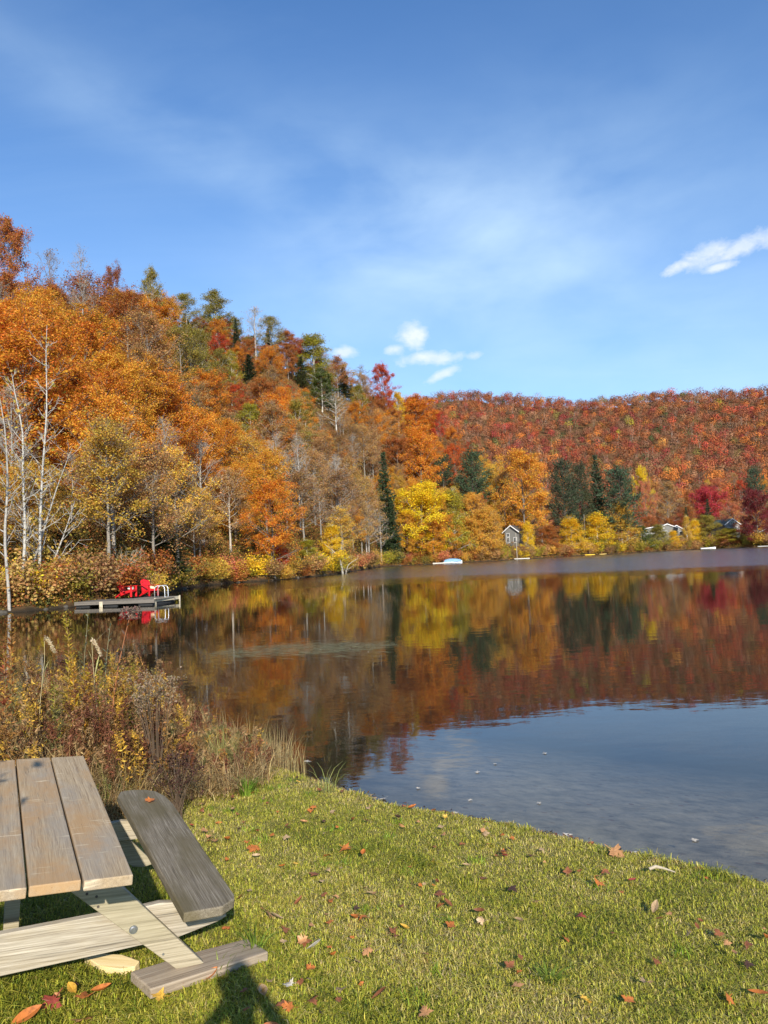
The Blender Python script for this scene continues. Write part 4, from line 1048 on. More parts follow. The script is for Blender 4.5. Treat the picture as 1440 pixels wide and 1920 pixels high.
# ------------------------------------------------------------------ cottages, boats and docks on the far shore
ROOFD = paint_mat('grey_shingle', (.075, .072, .07), .85, .25, 30); ROOFG = paint_mat('green_metal_roof', (.10, .14, .11), .6, .12, 6)
ROOFL = paint_mat('light_grey_roof', (.23, .22, .21), .8, .2, 20); WALLG = paint_mat('grey_siding', (.20, .195, .18), .8, .1, 14); WALLD = paint_mat('brown_siding', (.12, .085, .06), .8, .15, 14)
WALLW = paint_mat('pale_siding', (.17, .165, .15), .8, .1, 14); FASC = paint_mat('white_trim', (.80, .79, .76), .5, .05, 8)
m, t, out = newmat('window_glass'); d = t.new('ShaderNodeBsdfPrincipled'); d.inputs['Base Color'].default_value = (.02, .025, .03, 1); d.inputs['Roughness'].default_value = .06; t.link(d.outputs[0], out.inputs[0]); GLASS = m
def house(name, label, px, pyk, D, W, Dp, rise, yaw, wall, roof, over=.5, wins=((-.25, .35, .9, 1.2), (.25, .35, .9, 1.2)), attic=True):
    """gable end faces the lake; peak projected at (px, pyk)"""
    g = atd(px, pyk, D); D = max(D, float(shoreR(math.degrees(math.atan2(g[0], g[1])))) + 15)
    g = atd(px, pyk, D); zg = float(terrain(g[0], g[1])) - .5; ze = g[2] - zg - rise
    ang = -math.atan2(g[0], g[1]) + yaw
    o = empty(name, (g[0], g[1], zg), ang); tag(o, label, 'cottage')
    MB().prism([(-W / 2, 0), (W / 2, 0), (W / 2, ze), (0, ze + rise - .12), (-W / 2, ze)], 0, Dp, (0, 2, 1)).build('wall', wall, o)
    th = .16; sl = rise / (W / 2); e = W / 2 + over
    for s in (-1, 1):
        MB().prism([(s * e, ze - over * sl), (0, ze + rise), (0, ze + rise - th), (s * e, ze - over * sl - th)], -over, Dp + over, (0, 2, 1)).build('roof', roof, o)
        MB().prism([(s * (e + .01), ze - over * sl + .05), (0, ze + rise + .06), (0, ze + rise - .26), (s * (e + .01), ze - over * sl - .27)], -over - .06, -over - .003, (0, 2, 1)).build('fascia', FASC, o)
    def win(x, z, w_, h_):
        f = MB()
        f.box((x - w_ / 2 - .09, -.06, z - .09), (x - w_ / 2, -.002, z + h_ + .09)).box((x + w_ / 2, -.06, z - .09), (x + w_ / 2 + .09, -.002, z + h_ + .09))
        f.box((x - w_ / 2, -.06, z - .09), (x + w_ / 2, -.002, z)).box((x - w_ / 2, -.06, z + h_), (x + w_ / 2, -.002, z + h_ + .09)).box((x - .03, -.055, z), (x + .03, -.002, z + h_))
        wn = f.build('window', FASC, o); MB().box((x - w_ / 2, -.03, z), (x + w_ / 2, -.004, z + h_)).build('pane', GLASS, wn)
    for fx, fz, w_, h_ in wins: win(fx * W, ze * fz, w_, h_)
    if attic: win(0, ze - .1, W * .26, rise * .52)
    return o
house('cottage', 'cottage with a bright white gable and attic window between yellow shore trees', 1268, 984.5, 322, 6.2, 9, 2.0, .15, WALLG, ROOFL, wins=((-.28, .6, 1.1, 1.3), (.28, .6, 1.1, 1.3)))
house('cottage', 'low grey wing with a broad white-edged roof just left of the bright white gable', 1250, 982, 330, 8.6, 10, 1.8, .25, WALLW, ROOFL, wins=((-.3, .62, 1.2, 1.1), (-.05, .62, 1.2, 1.1)), attic=False)
house('cottage', 'flat-roofed pale porch building leftmost of the white gabled cottages', 1224, 988, 326, 8.0, 6, .6, .1, WALLW, ROOFL, wins=((-.3, .68, 1.3, 1.0), (0, .68, 1.3, 1.0), (.3, .68, 1.3, 1.0)), attic=False)
house('cottage', 'green roofed cottage with a white gable left of the dark red maple', 1372, 972, 350, 6.6, 12, 2.3, .55, WALLG, ROOFG, wins=((-.26, .62, 1.1, 1.3), (.26, .62, 1.1, 1.3)))
house('cottage', 'small grey cottage with a dark roof half hidden under the large orange maple', 958, 985, 231, 4.6, 6.5, 1.7, -.45, WALLW, ROOFD, over=.6, wins=((-.26, .35, .9, 1.5), (.26, .35, .9, 1.5), (-.26, .68, .9, 1.0)), attic=False)
house('shed', 'dark boat shed at the right end of the far shore', 1440, 990, 332, 5.4, 5, 1.2, -.2, WALLD, ROOFD, wins=((-.2, .3, 1.2, 1.6), (.25, .3, 1.2, 1.6)), attic=False)['category'] = 'shed'
def shore_spot(px, py, off):
    a = math.atan2(*(ray(px, py)[:2])); R0 = float(shoreR(math.degrees(a))); D = R0 - off
    return (math.sin(a) * D, math.cos(a) * D), -a
def hull(L, B, Hh, z0=-.12):
    """closed boat hull along x: sections from stern to bow"""
    secs = []; n = 9
    for i in range(n):
        u = i / (n - 1); b = B / 2 * (1 if u < .45 else math.sqrt(max(0.0, 1 - ((u - .45) / .56) ** 2))); b = max(b, .02); sh = Hh * (1 + .35 * u ** 2)
        x = (u - .5) * L; secs.append([(x, -b, sh), (x, -b * .86, sh * .3), (x, -b * .35, z0), (x, b * .35, z0), (x, b * .86, sh * .3), (x, b, sh)])
    V = [v for s_ in secs for v in s_]; F = []
    for i in range(n - 1):
        for j in range(6): a, b_ = i * 6 + j, i * 6 + (j + 1) % 6; F.append((a, b_, b_ + 6, a + 6))
    F += [(0, 1, 2, 3, 4, 5), tuple(range((n - 1) * 6, n * 6))[::-1]]
    return MB().add(V, F)
BLUE = paint_mat('blue_boat_cover', (.16, .36, .62), .6, .12, 3); YEL = paint_mat('yellow_plastic', (.75, .50, .04), .4, .08, 3); PALEB = paint_mat('pale_blue_cover', (.15, .30, .45), .6, .08, 3)
(x, y), a = shore_spot(849, 1053, 3.0)
o = empty('covered_boat', (x, y, 0), a); tag(o, 'white boat under a pale blue cover moored below the bright yellow tree', 'boat')
hull(4.9, 1.9, .55).build('hull', WHITEM, o, smooth=False)
mb = MB(); n = 8
ring = []
for i in range(n):
    u = i / (n - 1); x_ = (u - .5) * 4.5; hh = .62 + .75 * math.sin(math.pi * min(1, .18 + u * .72)) ** .7; ring.append([(x_, -.93 + .35 * max(0, u - .6), .56), (x_, -.7 + .3 * max(0, u - .6), hh * .9), (x_, 0, hh), (x_, .7 - .3 * max(0, u - .6), hh * .9), (x_, .93 - .35 * max(0, u - .6), .56)])
V = [v for r_ in ring for v in r_]; F = []
for i in range(n - 1):
    for j in range(5): a1, b1 = i * 5 + j, i * 5 + (j + 1) % 5; F.append((a1, b1, b1 + 5, a1 + 5))
F += [(0, 1, 2, 3, 4), tuple(range((n - 1) * 5, n * 5))[::-1]]
mb.add(V, F).build('cover', PALEB, o)
MB().box((-2.2, -.97, .46), (2.0, -.945, .54)).build('stripe', BLUE, o)
MB().box((-2.75, -.2, .1), (-2.4, .2, .95)).build('outboard_motor', DARKM, o, .05)
def flat_dock(label, px, py, off, L, Wd, mat, rz=0):
    (x, y), a = shore_spot(px, py, off); o = empty('dock', (x, y, 0), a + rz); tag(o, label, 'dock')
    mb = MB(); u = -L / 2
    while u < L / 2 - .1: mb.box((u, -Wd / 2, .36), (u + .19, Wd / 2, .41)); u += .2
    mb.build('deck', mat, o); MB().box((-L / 2, -Wd / 2 - .05, .16), (L / 2, -Wd / 2 - .003, .40)).build('side_beam', mat, o)
    for sx in (-.4, .4):
        for sy in (-.4, .4): MB().box((sx * L - .06, sy * Wd - .06, -1.2), (sx * L + .06, sy * Wd + .06, .355)).build('post', DOCKL, o)
PALE = paint_mat('weathered_pale_boards', (.55, .52, .46), .8, .15, 5)
flat_dock('short pale dock left of the blue covered boat', 823, 1055, 2.0, 3.2, 1.6, PALE)
flat_dock('long pale dock below the slim yellow sapling', 974, 1047, 2.0, 6.0, 1.4, PALE)
flat_dock('pale dock beside the dark boat shed', 1434, 1023, 3.0, 5.0, 2.0, PALE)
def kayak(name, label, cat, px, py, off, L, B, H_, mat, rz=0):
    (x, y), a = shore_spot(px, py, off); o = empty(name, (x, y, .0), a + rz); tag(o, label, cat)
    n = 11; V = []; F = []
    for i in range(n):
        u = i / (n - 1); b = B / 2 * math.sin(math.pi * min(max(u, .03), .97)) ** .7; x_ = (u - .5) * L; lift = .10 * abs(2 * u - 1) ** 3
        for j in range(8):
            th = j * math.pi / 4; V.append((x_, b * math.cos(th), H_ * .5 + H_ * .5 * math.sin(th) * (.4 + .6 * b / (B / 2)) + lift))
    for i in range(n - 1):
        for j in range(8): a1, b1 = i * 8 + j, i * 8 + (j + 1) % 8; F.append((a1, b1, b1 + 8, a1 + 8))
    F += [tuple(range(8))[::-1], tuple(range((n - 1) * 8, n * 8))]
    MB().add(V, F).build('hull', mat, o, smooth=True)
    MB().tube([(.42 * math.cos(q) * 1.1, .2 * math.sin(q), H_ + .015) for q in np.linspace(0, 6.283, 17)], .03, 6).build('cockpit_rim', DARKM, o)
kayak('kayak', 'yellow kayak pulled up under the yellow shore birches', 'kayak', 1103, 1042, 1.5, 4.6, .75, .42, YEL)
kayak('kayak', 'smaller tan kayak right of the yellow one on the far shore', 'kayak', 1128, 1040, 1.5, 3.4, .7, .36, paint_mat('tan_plastic', (.6, .42, .12), .4, .08, 3))
(x, y), a = shore_spot(1328, 1029, 4.0)
o = empty('rowing_boat', (x, y, 0), a); tag(o, 'low white motor boat moored below the round olive tree', 'boat')
hull(5.6, 2.0, .62).build('hull', WHITEM, o); MB().prism([(.3, .66), (1.0, .70), (.5, 1.15), (.42, 1.15)], -.7, .7, (0, 2, 1)).build('windscreen', GLASS, o)
MB().box((-1.9, -.7, .60), (-1.3, .7, .95)).build('seat', DARKM, o, .05); MB().box((-3.05, -.2, .1), (-2.8, .2, 1.05)).build('outboard_motor', DARKM, o, .04)
# pale post beside the grey cottage
g = atd(967, 1000, 226)
o = MB().tube([(0, 0, -.4), (.02, 0, 3), (0, 0, 9.2)], [.09, .08, .07], 8).build('utility_pole', paint_mat('pale_pole', (.38, .34, .28), .8, .1, 3)); o.location = (g[0], g[1], float(terrain(g[0], g[1])))
tag(o, 'pale wooden pole standing in front of the grey cottage', 'pole')
g = atd(1096, 985, 285)
o = MB().tube([(0, 0, -.4), (.02, 0, 4), (0, 0, 12.0)], [.09, .08, .06], 8).build('utility_pole', bpy.data.materials['pale_pole']); o.location = (g[0], g[1], float(terrain(g[0], g[1])))
tag(o, 'thin pale pole between the yellow birches and the dark pines', 'pole')

# rocks along the water line of the near shore
ROCK = paint_mat('shore_rock', (.085, .075, .06), .9, .45, 3, .2, .6)
def rock(seed, r):
    import bmesh
    rg = np.random.RandomState(seed); me = bpy.data.meshes.new('shore_rock'); bm = bmesh.new(); bmesh.ops.create_icosphere(bm, subdivisions=3, radius=1)
    pl = [(unit(rg.normal(size=3)), rg.uniform(.55, .9)) for _ in range(9)]
    for v in bm.verts:
        c = np.array(v.co)
        for nn, dd in pl:
            k = c @ nn - dd
            if k > 0: c = c - nn * k * .85
        v.co = c * (1.2, .9, .6)
    bm.to_mesh(me); bm.free(); return me
rk = [rock(i, 1) for i in range(4)]; [m_.materials.append(ROCK) for m_ in rk]
rg = np.random.RandomState(3)
for az in np.concatenate([np.arange(-26.5, -9, 1.3), np.arange(-8.5, 4, 1.9)]):
    R0 = float(shoreR(az)) + rg.uniform(-.1, .5); x, y = math.sin(math.radians(az)) * R0, math.cos(math.radians(az)) * R0
    px, _ = proj((x, y, 0)); lm = next(b_ for a_, b_ in LAND if px < a_).replace('above', 'below').replace('behind', 'below')
    s = rg.uniform(.15, .38) * (1 + max(0, R0 - 60) / 200)
    o = link('shore_rock', rk[rg.randint(4)]); o.location = (x, y, .02); o.scale = (s, s, s); o.rotation_euler = (0, 0, rg.uniform(0, 6.28))
    tag(o, f'{"big" if s > .4 else "small"} grey rock at the water line, {lm}'.replace('below the leafless', 'by the leafless'), 'rock', 'rocks along the water line of the near shore')

def blades(x, y, z, h, wd, bend, a, col, rng, segs=4):
    n = len(x); P = np.stack([x, y, z], -1); D = np.stack([np.cos(a), np.sin(a), 0 * a], -1)
    a2 = a + 1.57 + rng.normal(0, .5, n); S = np.stack([np.cos(a2), np.sin(a2), 0 * a], -1) * wd[:, None]
    Vs = []
    for k in range(segs + 1):
        u = k / segs
        c = P + np.array([0, 0, 1.0]) * (h * (u - .42 * np.clip(bend, 0, 2) * u ** 3))[:, None] + D * (h * bend * .75 * u ** 2)[:, None]
        wk = (1 - u ** 2) + .06
        Vs += [c - S * wk, c + S * wk]
    V = np.stack(Vs, 1).reshape(-1, 3); m_ = 2 * (segs + 1); i = np.arange(n)[:, None] * m_
    Q = np.concatenate([i + np.array([[2 * k, 2 * k + 1, 2 * k + 3, 2 * k + 2]]) for k in range(segs)])
    return V, Q, np.repeat(col, m_, 0)
# ------------------------------------------------------------------ lawn grass
def grass_field():
    rng = np.random.RandomState(31)
    n = 500000
    az = np.radians(rng.uniform(-32, 48, n)); r = rng.uniform(2.7, 9.6, n)
    x = np.sin(az) * r; y = np.cos(az) * r
    n2 = 70000
    x = np.concatenate([x, rng.uniform(-6, 7, n2)]); y = np.concatenate([y, rng.uniform(-2.5, 9, n2)])
    d = shore_d(x, y)
    bald = wob(x, y, 3.3, 1) + .6 * wob(x, y, 8.5, 2) + .3 * rng.normal(size=len(x))
    keep = (d > .02 + .13 * np.clip(wob(x, y, 6, 9) + .3, 0, 1.2)) & (bald > -1.0) & ~((x < -2.2) & (y > 6.4))
    x, y, d = x[keep], y[keep], d[keep]; n = len(x)
    z = lawn_z(x, y) - .004
    tuft = np.clip(wob(x, y, 3.1, 3) * .6 + wob(x, y, 8.3, 4) * .5 + .35, 0, 1.4)
    lush = np.clip(.55 - (x + .6) * .5, 0, 1) * np.clip((5.2 - y) / 1.2, 0, 1)           # longer grass round the table
    h = (.014 + .026 * rng.rand(n) ** 1.6 + .044 * tuft ** 2.5 * rng.rand(n) + .030 * lush * rng.rand(n)) * np.where(d < .25, 1.25, 1)
    wd = rng.uniform(.0009, .0022, n) * (1 + .06 * np.hypot(x, y)) * (1 + .3 * lush)
    a = rng.uniform(0, 6.283, n); bend = np.clip(rng.normal(1.05, .5, n), .15, 2.0); flat = rng.rand(n) < .28; bend = np.where(flat, rng.uniform(1.9, 2.3, n), bend)
    dx, dy = np.cos(a), np.sin(a); sx, sy = -dy, dx
    P = np.stack([x, y, z], -1); D = np.stack([dx, dy, 0 * dx], -1); S = np.stack([sx, sy, 0 * sx], -1) * wd[:, None]
    U = np.array([0, 0, 1.0])
    mid = P + U * h[:, None] * .62 + D * (h * bend * .28)[:, None]
    tip = P + U * (h * np.maximum(.12, 1 - .42 * bend))[:, None] + D * (h * bend * .85)[:, None]
    V = np.stack([P - S, P + S, mid + S * .8, mid - S * .8, tip], 1).reshape(-1, 3)
    i = np.arange(n)[:, None] * 5
    Q = i + np.array([[0, 1, 2, 3]]); T = i + np.array([[3, 2, 4]])
    g = np.array([(.18, .215, .024), (.37, .38, .040), (.56, .51, .075), (.66, .55, .16), (.70, .56, .27), (.42, .26, .09)])
    dry = wob(x, y, 1.7, 5) * .85 + wob(x, y, 6.3, 6) * .45 + .45 * rng.normal(size=n) - .9 * lush + .35 - .55 * np.clip(tuft - .6, 0, 1)
    ci = np.clip(np.floor(1.75 + 1.1 * flat + 1.35 * dry + rng.uniform(-.6, .6, n)), 0, 5).astype(int)
    C = g[ci] * rng.uniform(.75, 1.25, (n, 1))
    # coarse broad-bladed tufts here and there
    k_ = 95; cx_ = rng.uniform(-1.6, 4.6, k_); cy_ = rng.uniform(2.7, 7.6, k_); nb_ = 30
    bx_ = np.repeat(cx_, nb_) + rng.normal(0, .035, k_ * nb_); by_ = np.repeat(cy_, nb_) + rng.normal(0, .035, k_ * nb_)
    ok_ = (shore_d(bx_, by_) > .1) & ~((bx_ < -.55) & (by_ < 5.2) & (by_ > 3.6)); bx_, by_ = bx_[ok_], by_[ok_]; n_ = len(bx_)
    C_ = np.array([(.24, .33, .03)]) * rng.uniform(.7, 1.4, (n_, 1))
    Vt, Qt, Ct = blades(bx_, by_, lawn_z(bx_, by_) - .004, rng.uniform(.035, .085, n_), rng.uniform(.0018, .0036, n_), rng.uniform(.4, 1.6, n_), rng.uniform(0, 6.28, n_), C_, rng, 3)
    C5 = np.repeat(C, 5, 0).reshape(n, 5, 3)
    me = npmesh('lawn_grass', np.concatenate([V, Vt]), np.concatenate([Q, Qt + len(V)]), T, col=np.concatenate([C5.reshape(-1, 3), Ct]))
    o = link('lawn_grass', me, GRASS); tag(o, 'short mown grass with dry straw on the sloping bank', 'grass', kind='stuff')
grass_field()

WEED = leaf_mat('weed_mix', 'attr', .45, .34, .015, .6)

def in_weeds(x, y):
    """the rough bank left of the lawn"""
    near = np.interp(x, [-9, -4.2, -3.0, -2.0, -1.66, -1.24, -.85], [4.9, 5.1, 5.5, 6.2, 6.8, 7.2, 7.55])
    return (y > near + .16 * wob(x, y, 3, 3)) & (shore_d(x, y) > -.35) & (x < -1.15)
def weeds():
    rng = np.random.RandomState(41)
    Vs, Qs, Cs, off = [], [], [], 0
    def push(V, Q, C):
        nonlocal off
        Vs.append(V); Qs.append(Q + off); Cs.append(C); off += len(V)
    # dry grasses
    n = 85000
    x = -1.15 - rng.gamma(2.0, 1.05, n); y = rng.uniform(5.0, 12.5, n)
    k = in_weeds(x, y) & (x > -9); x, y = x[k], y[k]; n = len(x)
    patch = wob(x, y, 1.3, 2); tall = np.clip((np.degrees(np.arctan2(-x, y)) - 14.5) / 5, .0, 1.0)
    h = (.13 + .26 * rng.rand(n) ** 1.2 + .52 * tall * rng.rand(n) ** 1.3) * (1 + .25 * patch)
    pal = np.array([(.52, .36, .15), (.42, .28, .11), (.62, .46, .22), (.26, .14, .055), (.20, .19, .04), (.34, .31, .07)])
    ci = np.clip((rng.rand(n) * 3.4 + np.where(patch < -.25, 2.4, 0) * rng.rand(n)), 0, 5).astype(int)
    C = pal[ci] * rng.uniform(.65, 1.2, (n, 1))
    push(*blades(x, y, lawn_z(x, y) - .02, h, rng.uniform(.0018, .0042, n), rng.uniform(.2, 1.7, n), rng.uniform(0, 6.28, n), C, rng))
    # matted thatch at the foot
    n = 36000
    x = -1.0 - rng.gamma(2.0, 1.3, n); y = rng.uniform(5.0, 12.5, n); k = in_weeds(x, y + .25); x, y = x[k], y[k]; n = len(x)
    C = pal[rng.randint(0, 4, n)] * rng.uniform(.5, 1.05, (n, 1))
    push(*blades(x, y, lawn_z(x, y) + rng.uniform(0, .10, n), rng.uniform(.08, .30, n), rng.uniform(.002, .004, n), rng.uniform(1.2, 2.2, n), rng.uniform(0, 6.28, n), C, rng))
    # brown dried forbs with many small leaves
    def forb(x0, y0, H, cst, clf, nl, ls, lean, spread=.5):
        z0 = float(lawn_z(x0, y0)); a = rng.uniform(0, 6.28); D = np.array([math.cos(a), math.sin(a), 0]) * lean
        u = np.linspace(0, 1, 6)[:, None]
        st = np.array([x0, y0, z0]) + np.array([0, 0, 1.0]) * H * u + D * H * u ** 2 + np.cumsum(rng.normal(0, .012, (6, 3)), 0)
        polys = [(st, .0042 * (1 - u[:, 0]) + .0016)]
        ends = []
        for j in range(int(5 + 8 * spread)):
            uu = rng.uniform(.35, 1); q = np.array([np.interp(uu, u[:, 0], st[:, c]) for c in range(3)])
            d3 = unit(np.array([rng.normal(0, spread), rng.normal(0, spread), rng.uniform(.4, 1.0)])); l = H * rng.uniform(.12, .32) * (1.25 - uu * .6)
            polys.append((np.array([q, q + d3 * l * .5, q + d3 * l + np.array([0, 0, .02])]), np.array([.0026, .002, .001]))); ends.append((q, q + d3 * l))
        V, Q = tubes(polys, 3); push(V, Q, np.tile(cst, (len(V), 1)))
        e = rng.randint(0, len(ends), nl); f = rng.uniform(.1, 1.05, (nl, 1))
        P = np.array([ends[i][0] for i in e]) * (1 - f) + np.array([ends[i][1] for i in e]) * f + rng.normal(0, .012, (nl, 3))
        m_ = nl // 4; uu = rng.uniform(.15, .95, m_)
        P[:m_] = np.stack([np.interp(uu, u[:, 0], st[:, c]) for c in range(3)], -1) + rng.normal(0, .018, (m_, 3))
        V, Q = leaf_quads(rng, P, rng.uniform(.6, 1.5, nl) * ls * 1.2, np.array([0, 0, 1.0]), .3, .30)
        C = np.repeat(np.asarray(clf) * rng.uniform(.6, 1.3, (nl, 1)), 4, 0); push(V, Q, C)
    kinds = [((.22, .09, .045), (.22, .085, .04)), ((.17, .07, .035), (.15, .06, .032)), ((.28, .17, .07), (.38, .23, .10)), ((.26, .15, .055), (.34, .17, .045)), ((.15, .13, .05), (.17, .15, .05)), ((.36, .24, .08), (.60, .36, .05))]
    cnt = 0; tries = 0
    while cnt < 720 and tries < 16000:
        tries += 1
        x0 = -1.15 - rng.gamma(2.0, .85); y0 = rng.uniform(5.0, 11.5)
        if x0 < -8.5 or not in_weeds(np.array([x0]), np.array([y0 - .15]))[0]: continue
        tall = min(1.0, max(0.0, (math.degrees(math.atan2(-x0, y0)) - 14.0) / 3.5)); pt = float(wob(x0, y0, .9, 7))
        kx = [0, 1, 2, 3, 4, 5][rng.choice(6, p=np.array([2.2 + 1.2 * (pt < 0), 1.7, 2.8, 2.0, .9, 1.4 + tall]) / np.sum([2.2 + 1.2 * (pt < 0), 1.7, 2.8, 2.0, .9, 1.4 + tall]))]
        cs, cl = kinds[kx]
        forb(x0, y0, (.26 + .46 * tall) * rng.uniform(.6, 1.3), cs, cl, int(90 + 120 * tall), .026, rng.uniform(.02, .3), rng.uniform(.3, .6)); cnt += 1
    # low green leaves at the foot
    n = 4200
    x = -2.2 - rng.gamma(1.5, .5, n); y = rng.uniform(5.8, 7.6, n); k = in_weeds(x, y + .15) & (wob(x, y, 2.2, 8) > -.1); x, y = x[k], y[k]; n = len(x)
    V, Q = leaf_quads(rng, np.stack([x, y, lawn_z(x, y) + rng.uniform(.02, .28, n)], -1), rng.uniform(.03, .06, n), np.array([0, 0, 1.0]), .6, .6)
    push(V, Q, np.repeat(np.array([.10, .13, .03]) * rng.uniform(.6, 1.6, (n, 1)), 4, 0))
    # grasses standing in the shallow water beside the bank
    n = 700
    x = rng.uniform(-3.6, -.9, n); dd = np.abs(rng.normal(0, .28, n)); y = np.interp(x, SH[:, 0], SH[:, 1]) + dd - .1
    C = np.array([(.44, .34, .15)]) * rng.uniform(.6, 1.2, (n, 1))
    push(*blades(x, y, lawn_z(x, y), rng.uniform(.15, .62, n) * np.clip((-x + .4) / 1.6, .3, 1), rng.uniform(.0014, .0026, n), rng.uniform(.05, .7, n), rng.uniform(0, 6.28, n), C, rng))
    o = link('weeds', npmesh('weeds', np.concatenate(Vs), np.concatenate(Qs), col=np.concatenate(Cs)), WEED)
    tag(o, 'tangle of dry brown weeds and straw-coloured grass on the bank', 'weeds', kind='stuff')
weeds()

# ------------------------------------------------------------------ single plants that stand out of the tangle
STEM = leaf_mat('plant_stem', 'object', .3, .1, .01)
def herb(name, label, cat, px, pyt, D, stemcol, leafcol, n, ll, aspect=.22, lo=.25, lean=None, head=None, headcol=None, droop=.0, group=None, seed=0, r0=.005, up=.55, base_px=None, spread=1.0):
    """one stalk; its top is at (px, pyt) when seen from the bench"""
    rng = np.random.RandomState(seed); D *= 1.22; tp = atd(px, pyt, D); bx, by = tp[0], tp[1]
    if base_px is not None: bb = atd(base_px, 1400, D); bx, by = bb[0], bb[1]
    bz = float(lawn_z(bx, by)); o = empty(name, (bx, by, bz)); tag(o, label, cat, group)
    top = tp - np.array([bx, by, bz]); u = np.linspace(0, 1, 8)[:, None]
    st = top * u + np.array([top[0], top[1], 0]) * (u ** 2 - u) * .6 + rng.normal(0, .006, (8, 3)) * u; st[0] = (0, 0, -.02)
    V, Q = tubes([(st, r0 * (1 - .6 * u[:, 0]))], 6); s = link('stem', npmesh('stem', V, Q, smooth=True), STEM, o); s.color = (*stemcol, 1)
    if n:
        uu = np.linspace(lo, .98, n) + rng.normal(0, .01, n); a = np.arange(n) * 2.4 + rng.normal(0, .4, n)
        q = np.stack([np.interp(uu, u[:, 0], st[:, c]) for c in range(3)], -1)
        dv = unit(np.stack([np.cos(a) * spread, np.sin(a) * spread, np.full(n, up) + rng.normal(0, .25, n)], -1)); Ls = ll * rng.uniform(.65, 1.25, n) * (1.15 - .55 * uu)
        side = unit(np.cross(dv, np.array([0, 0, 1.0]))); Vs, Qs = [], []
        for k in range(n):
            mid = q[k] + dv[k] * Ls[k] * .5 + np.array([0, 0, .05 * Ls[k]]); tip = q[k] + dv[k] * Ls[k] - np.array([0, 0, droop * Ls[k]])
            w_ = Ls[k] * aspect; b4 = len(Vs) * 0
            Vs += [q[k], mid - side[k] * w_, tip, mid + side[k] * w_]; Qs.append([4 * k, 4 * k + 1, 4 * k + 2, 4 * k + 3])
        lf = link('leaves', npmesh('leaves', np.array(Vs), np.array(Qs)), LEAF, o); lf.color = (*leafcol, 1)
    if head:
        k, sx, sz, sl = head; P = st[-1] + np.clip(rng.normal(0, 1, (k, 3)), -1.5, 1.5) * np.array([sx, sx, sz])
        V, Q = leaf_quads(rng, P, rng.uniform(.6, 1.4, k) * sl, np.array([0, 0, 1.0]), .3, .6)
        hd = link('flower_head', npmesh('flower_head', V, Q), LEAF, o); hd.color = (*headcol, 1)
    return o
herb('dried_stalk', 'tall reddish stalk with a dried brown flower head rising in front of the dock', 'weed', 243, 1150, 6.2, (.40, .16, .07), (.22, .15, .10), 12, .10, .14, .45, head=(260, .05, .035, .026), headcol=(.26, .17, .12), seed=1, r0=.007, base_px=196, up=.8)
herb('milkweed', 'grey green leafy stalk standing just left of the tall reddish stalk', 'weed', 207, 1168, 6.5, (.25, .24, .13), (.22, .25, .15), 24, .11, .13, .30, seed=2, base_px=188, up=.75)
herb('willow_shoot', 'slim grey-leaved shoot leaning right beside the tallest goldenrod', 'weed', 165, 1145, 6.7, (.25, .22, .12), (.20, .22, .13), 20, .09, .13, .4, seed=3, base_px=150, up=.8)
GR = 'goldenrods on the rough bank'
for i, (px, py, D, H_, c, lab) in enumerate([
    (127, 1160, 6.6, 60, (.55, .40, .05), 'tallest goldenrod, yellow green with a feathery brown tip'),
    (138, 1230, 6.3, 50, (.66, .40, .05), 'golden leafy goldenrod below the tallest one'),
    (211, 1243, 6.2, 44, (.58, .36, .06), 'ladder-leaved golden stalk beside the tall reddish stalk'),
    (160, 1262, 6.0, 60, (.60, .36, .04), 'bushy golden goldenrod in the middle of the tangle'),
    (186, 1255, 6.4, 52, (.55, .42, .07), 'pale yellow goldenrod behind the ladder-leaved stalk'),
    (250, 1246, 6.6, 52, (.46, .34, .06), 'dull yellow goldenrod with a dark plume right of the reddish stalk'),
    (232, 1262, 6.3, 44, (.56, .36, .05), 'low golden goldenrod at the foot of the reddish stalk'),
    (20, 1165, 6.8, 56, (.46, .22, .05), 'rusty orange goldenrod at the left edge of the bank'),
    (8, 1210, 6.3, 56, (.40, .16, .05), 'dark rusty goldenrod low at the left edge of the bank'),
    (100, 1290, 6.1, 40, (.40, .34, .06), 'short greenish yellow goldenrod above the picnic table'),
    (60, 1255, 6.6, 50, (.28, .14, .05), 'brown withered goldenrod between the left edge and the tallest one')]):
    herb('goldenrod', lab, 'goldenrod', px, py, D, (.34, .2, .08), c, int(H_ * 1.9) + 50, .11, .15, .25, head=(70, .02, .05, .02), headcol=tuple(np.array(c) * .6), seed=20 + i, group=GR, up=.5)
for i, (px, py, D, lab, b) in enumerate([(172, 1205, 6.3, 'feathery cream plume grass nodding right beside the grey green stalk', 186), (85, 1200, 6.6, 'pale plume grass nodding right near the left edge', 70)]):
    o = herb('plume_grass', lab, 'reed', px, py, D, (.52, .42, .22), (.50, .44, .2), 9, .34, .02, .05, seed=40 + i, base_px=b, up=1.2, head=None)
    tp = atd(px, py, D * 1.22) - np.array(o.location); rg = np.random.RandomState(i); k = 260; u = rg.rand(k)
    P = np.array(tp) + np.stack([u * .085 + rg.normal(0, .006, k), rg.normal(0, .008, k), -.14 * u ** 1.6 + .02 + rg.normal(0, .008, k)], -1)
    V, Q = leaf_quads(rg, P, rg.uniform(.015, .035, k), np.array([0, 0, 1.0]), .2, .25); hd = link('plume', npmesh('plume', V, Q), LEAF, o); hd.color = (.74, .62, .40, 1)
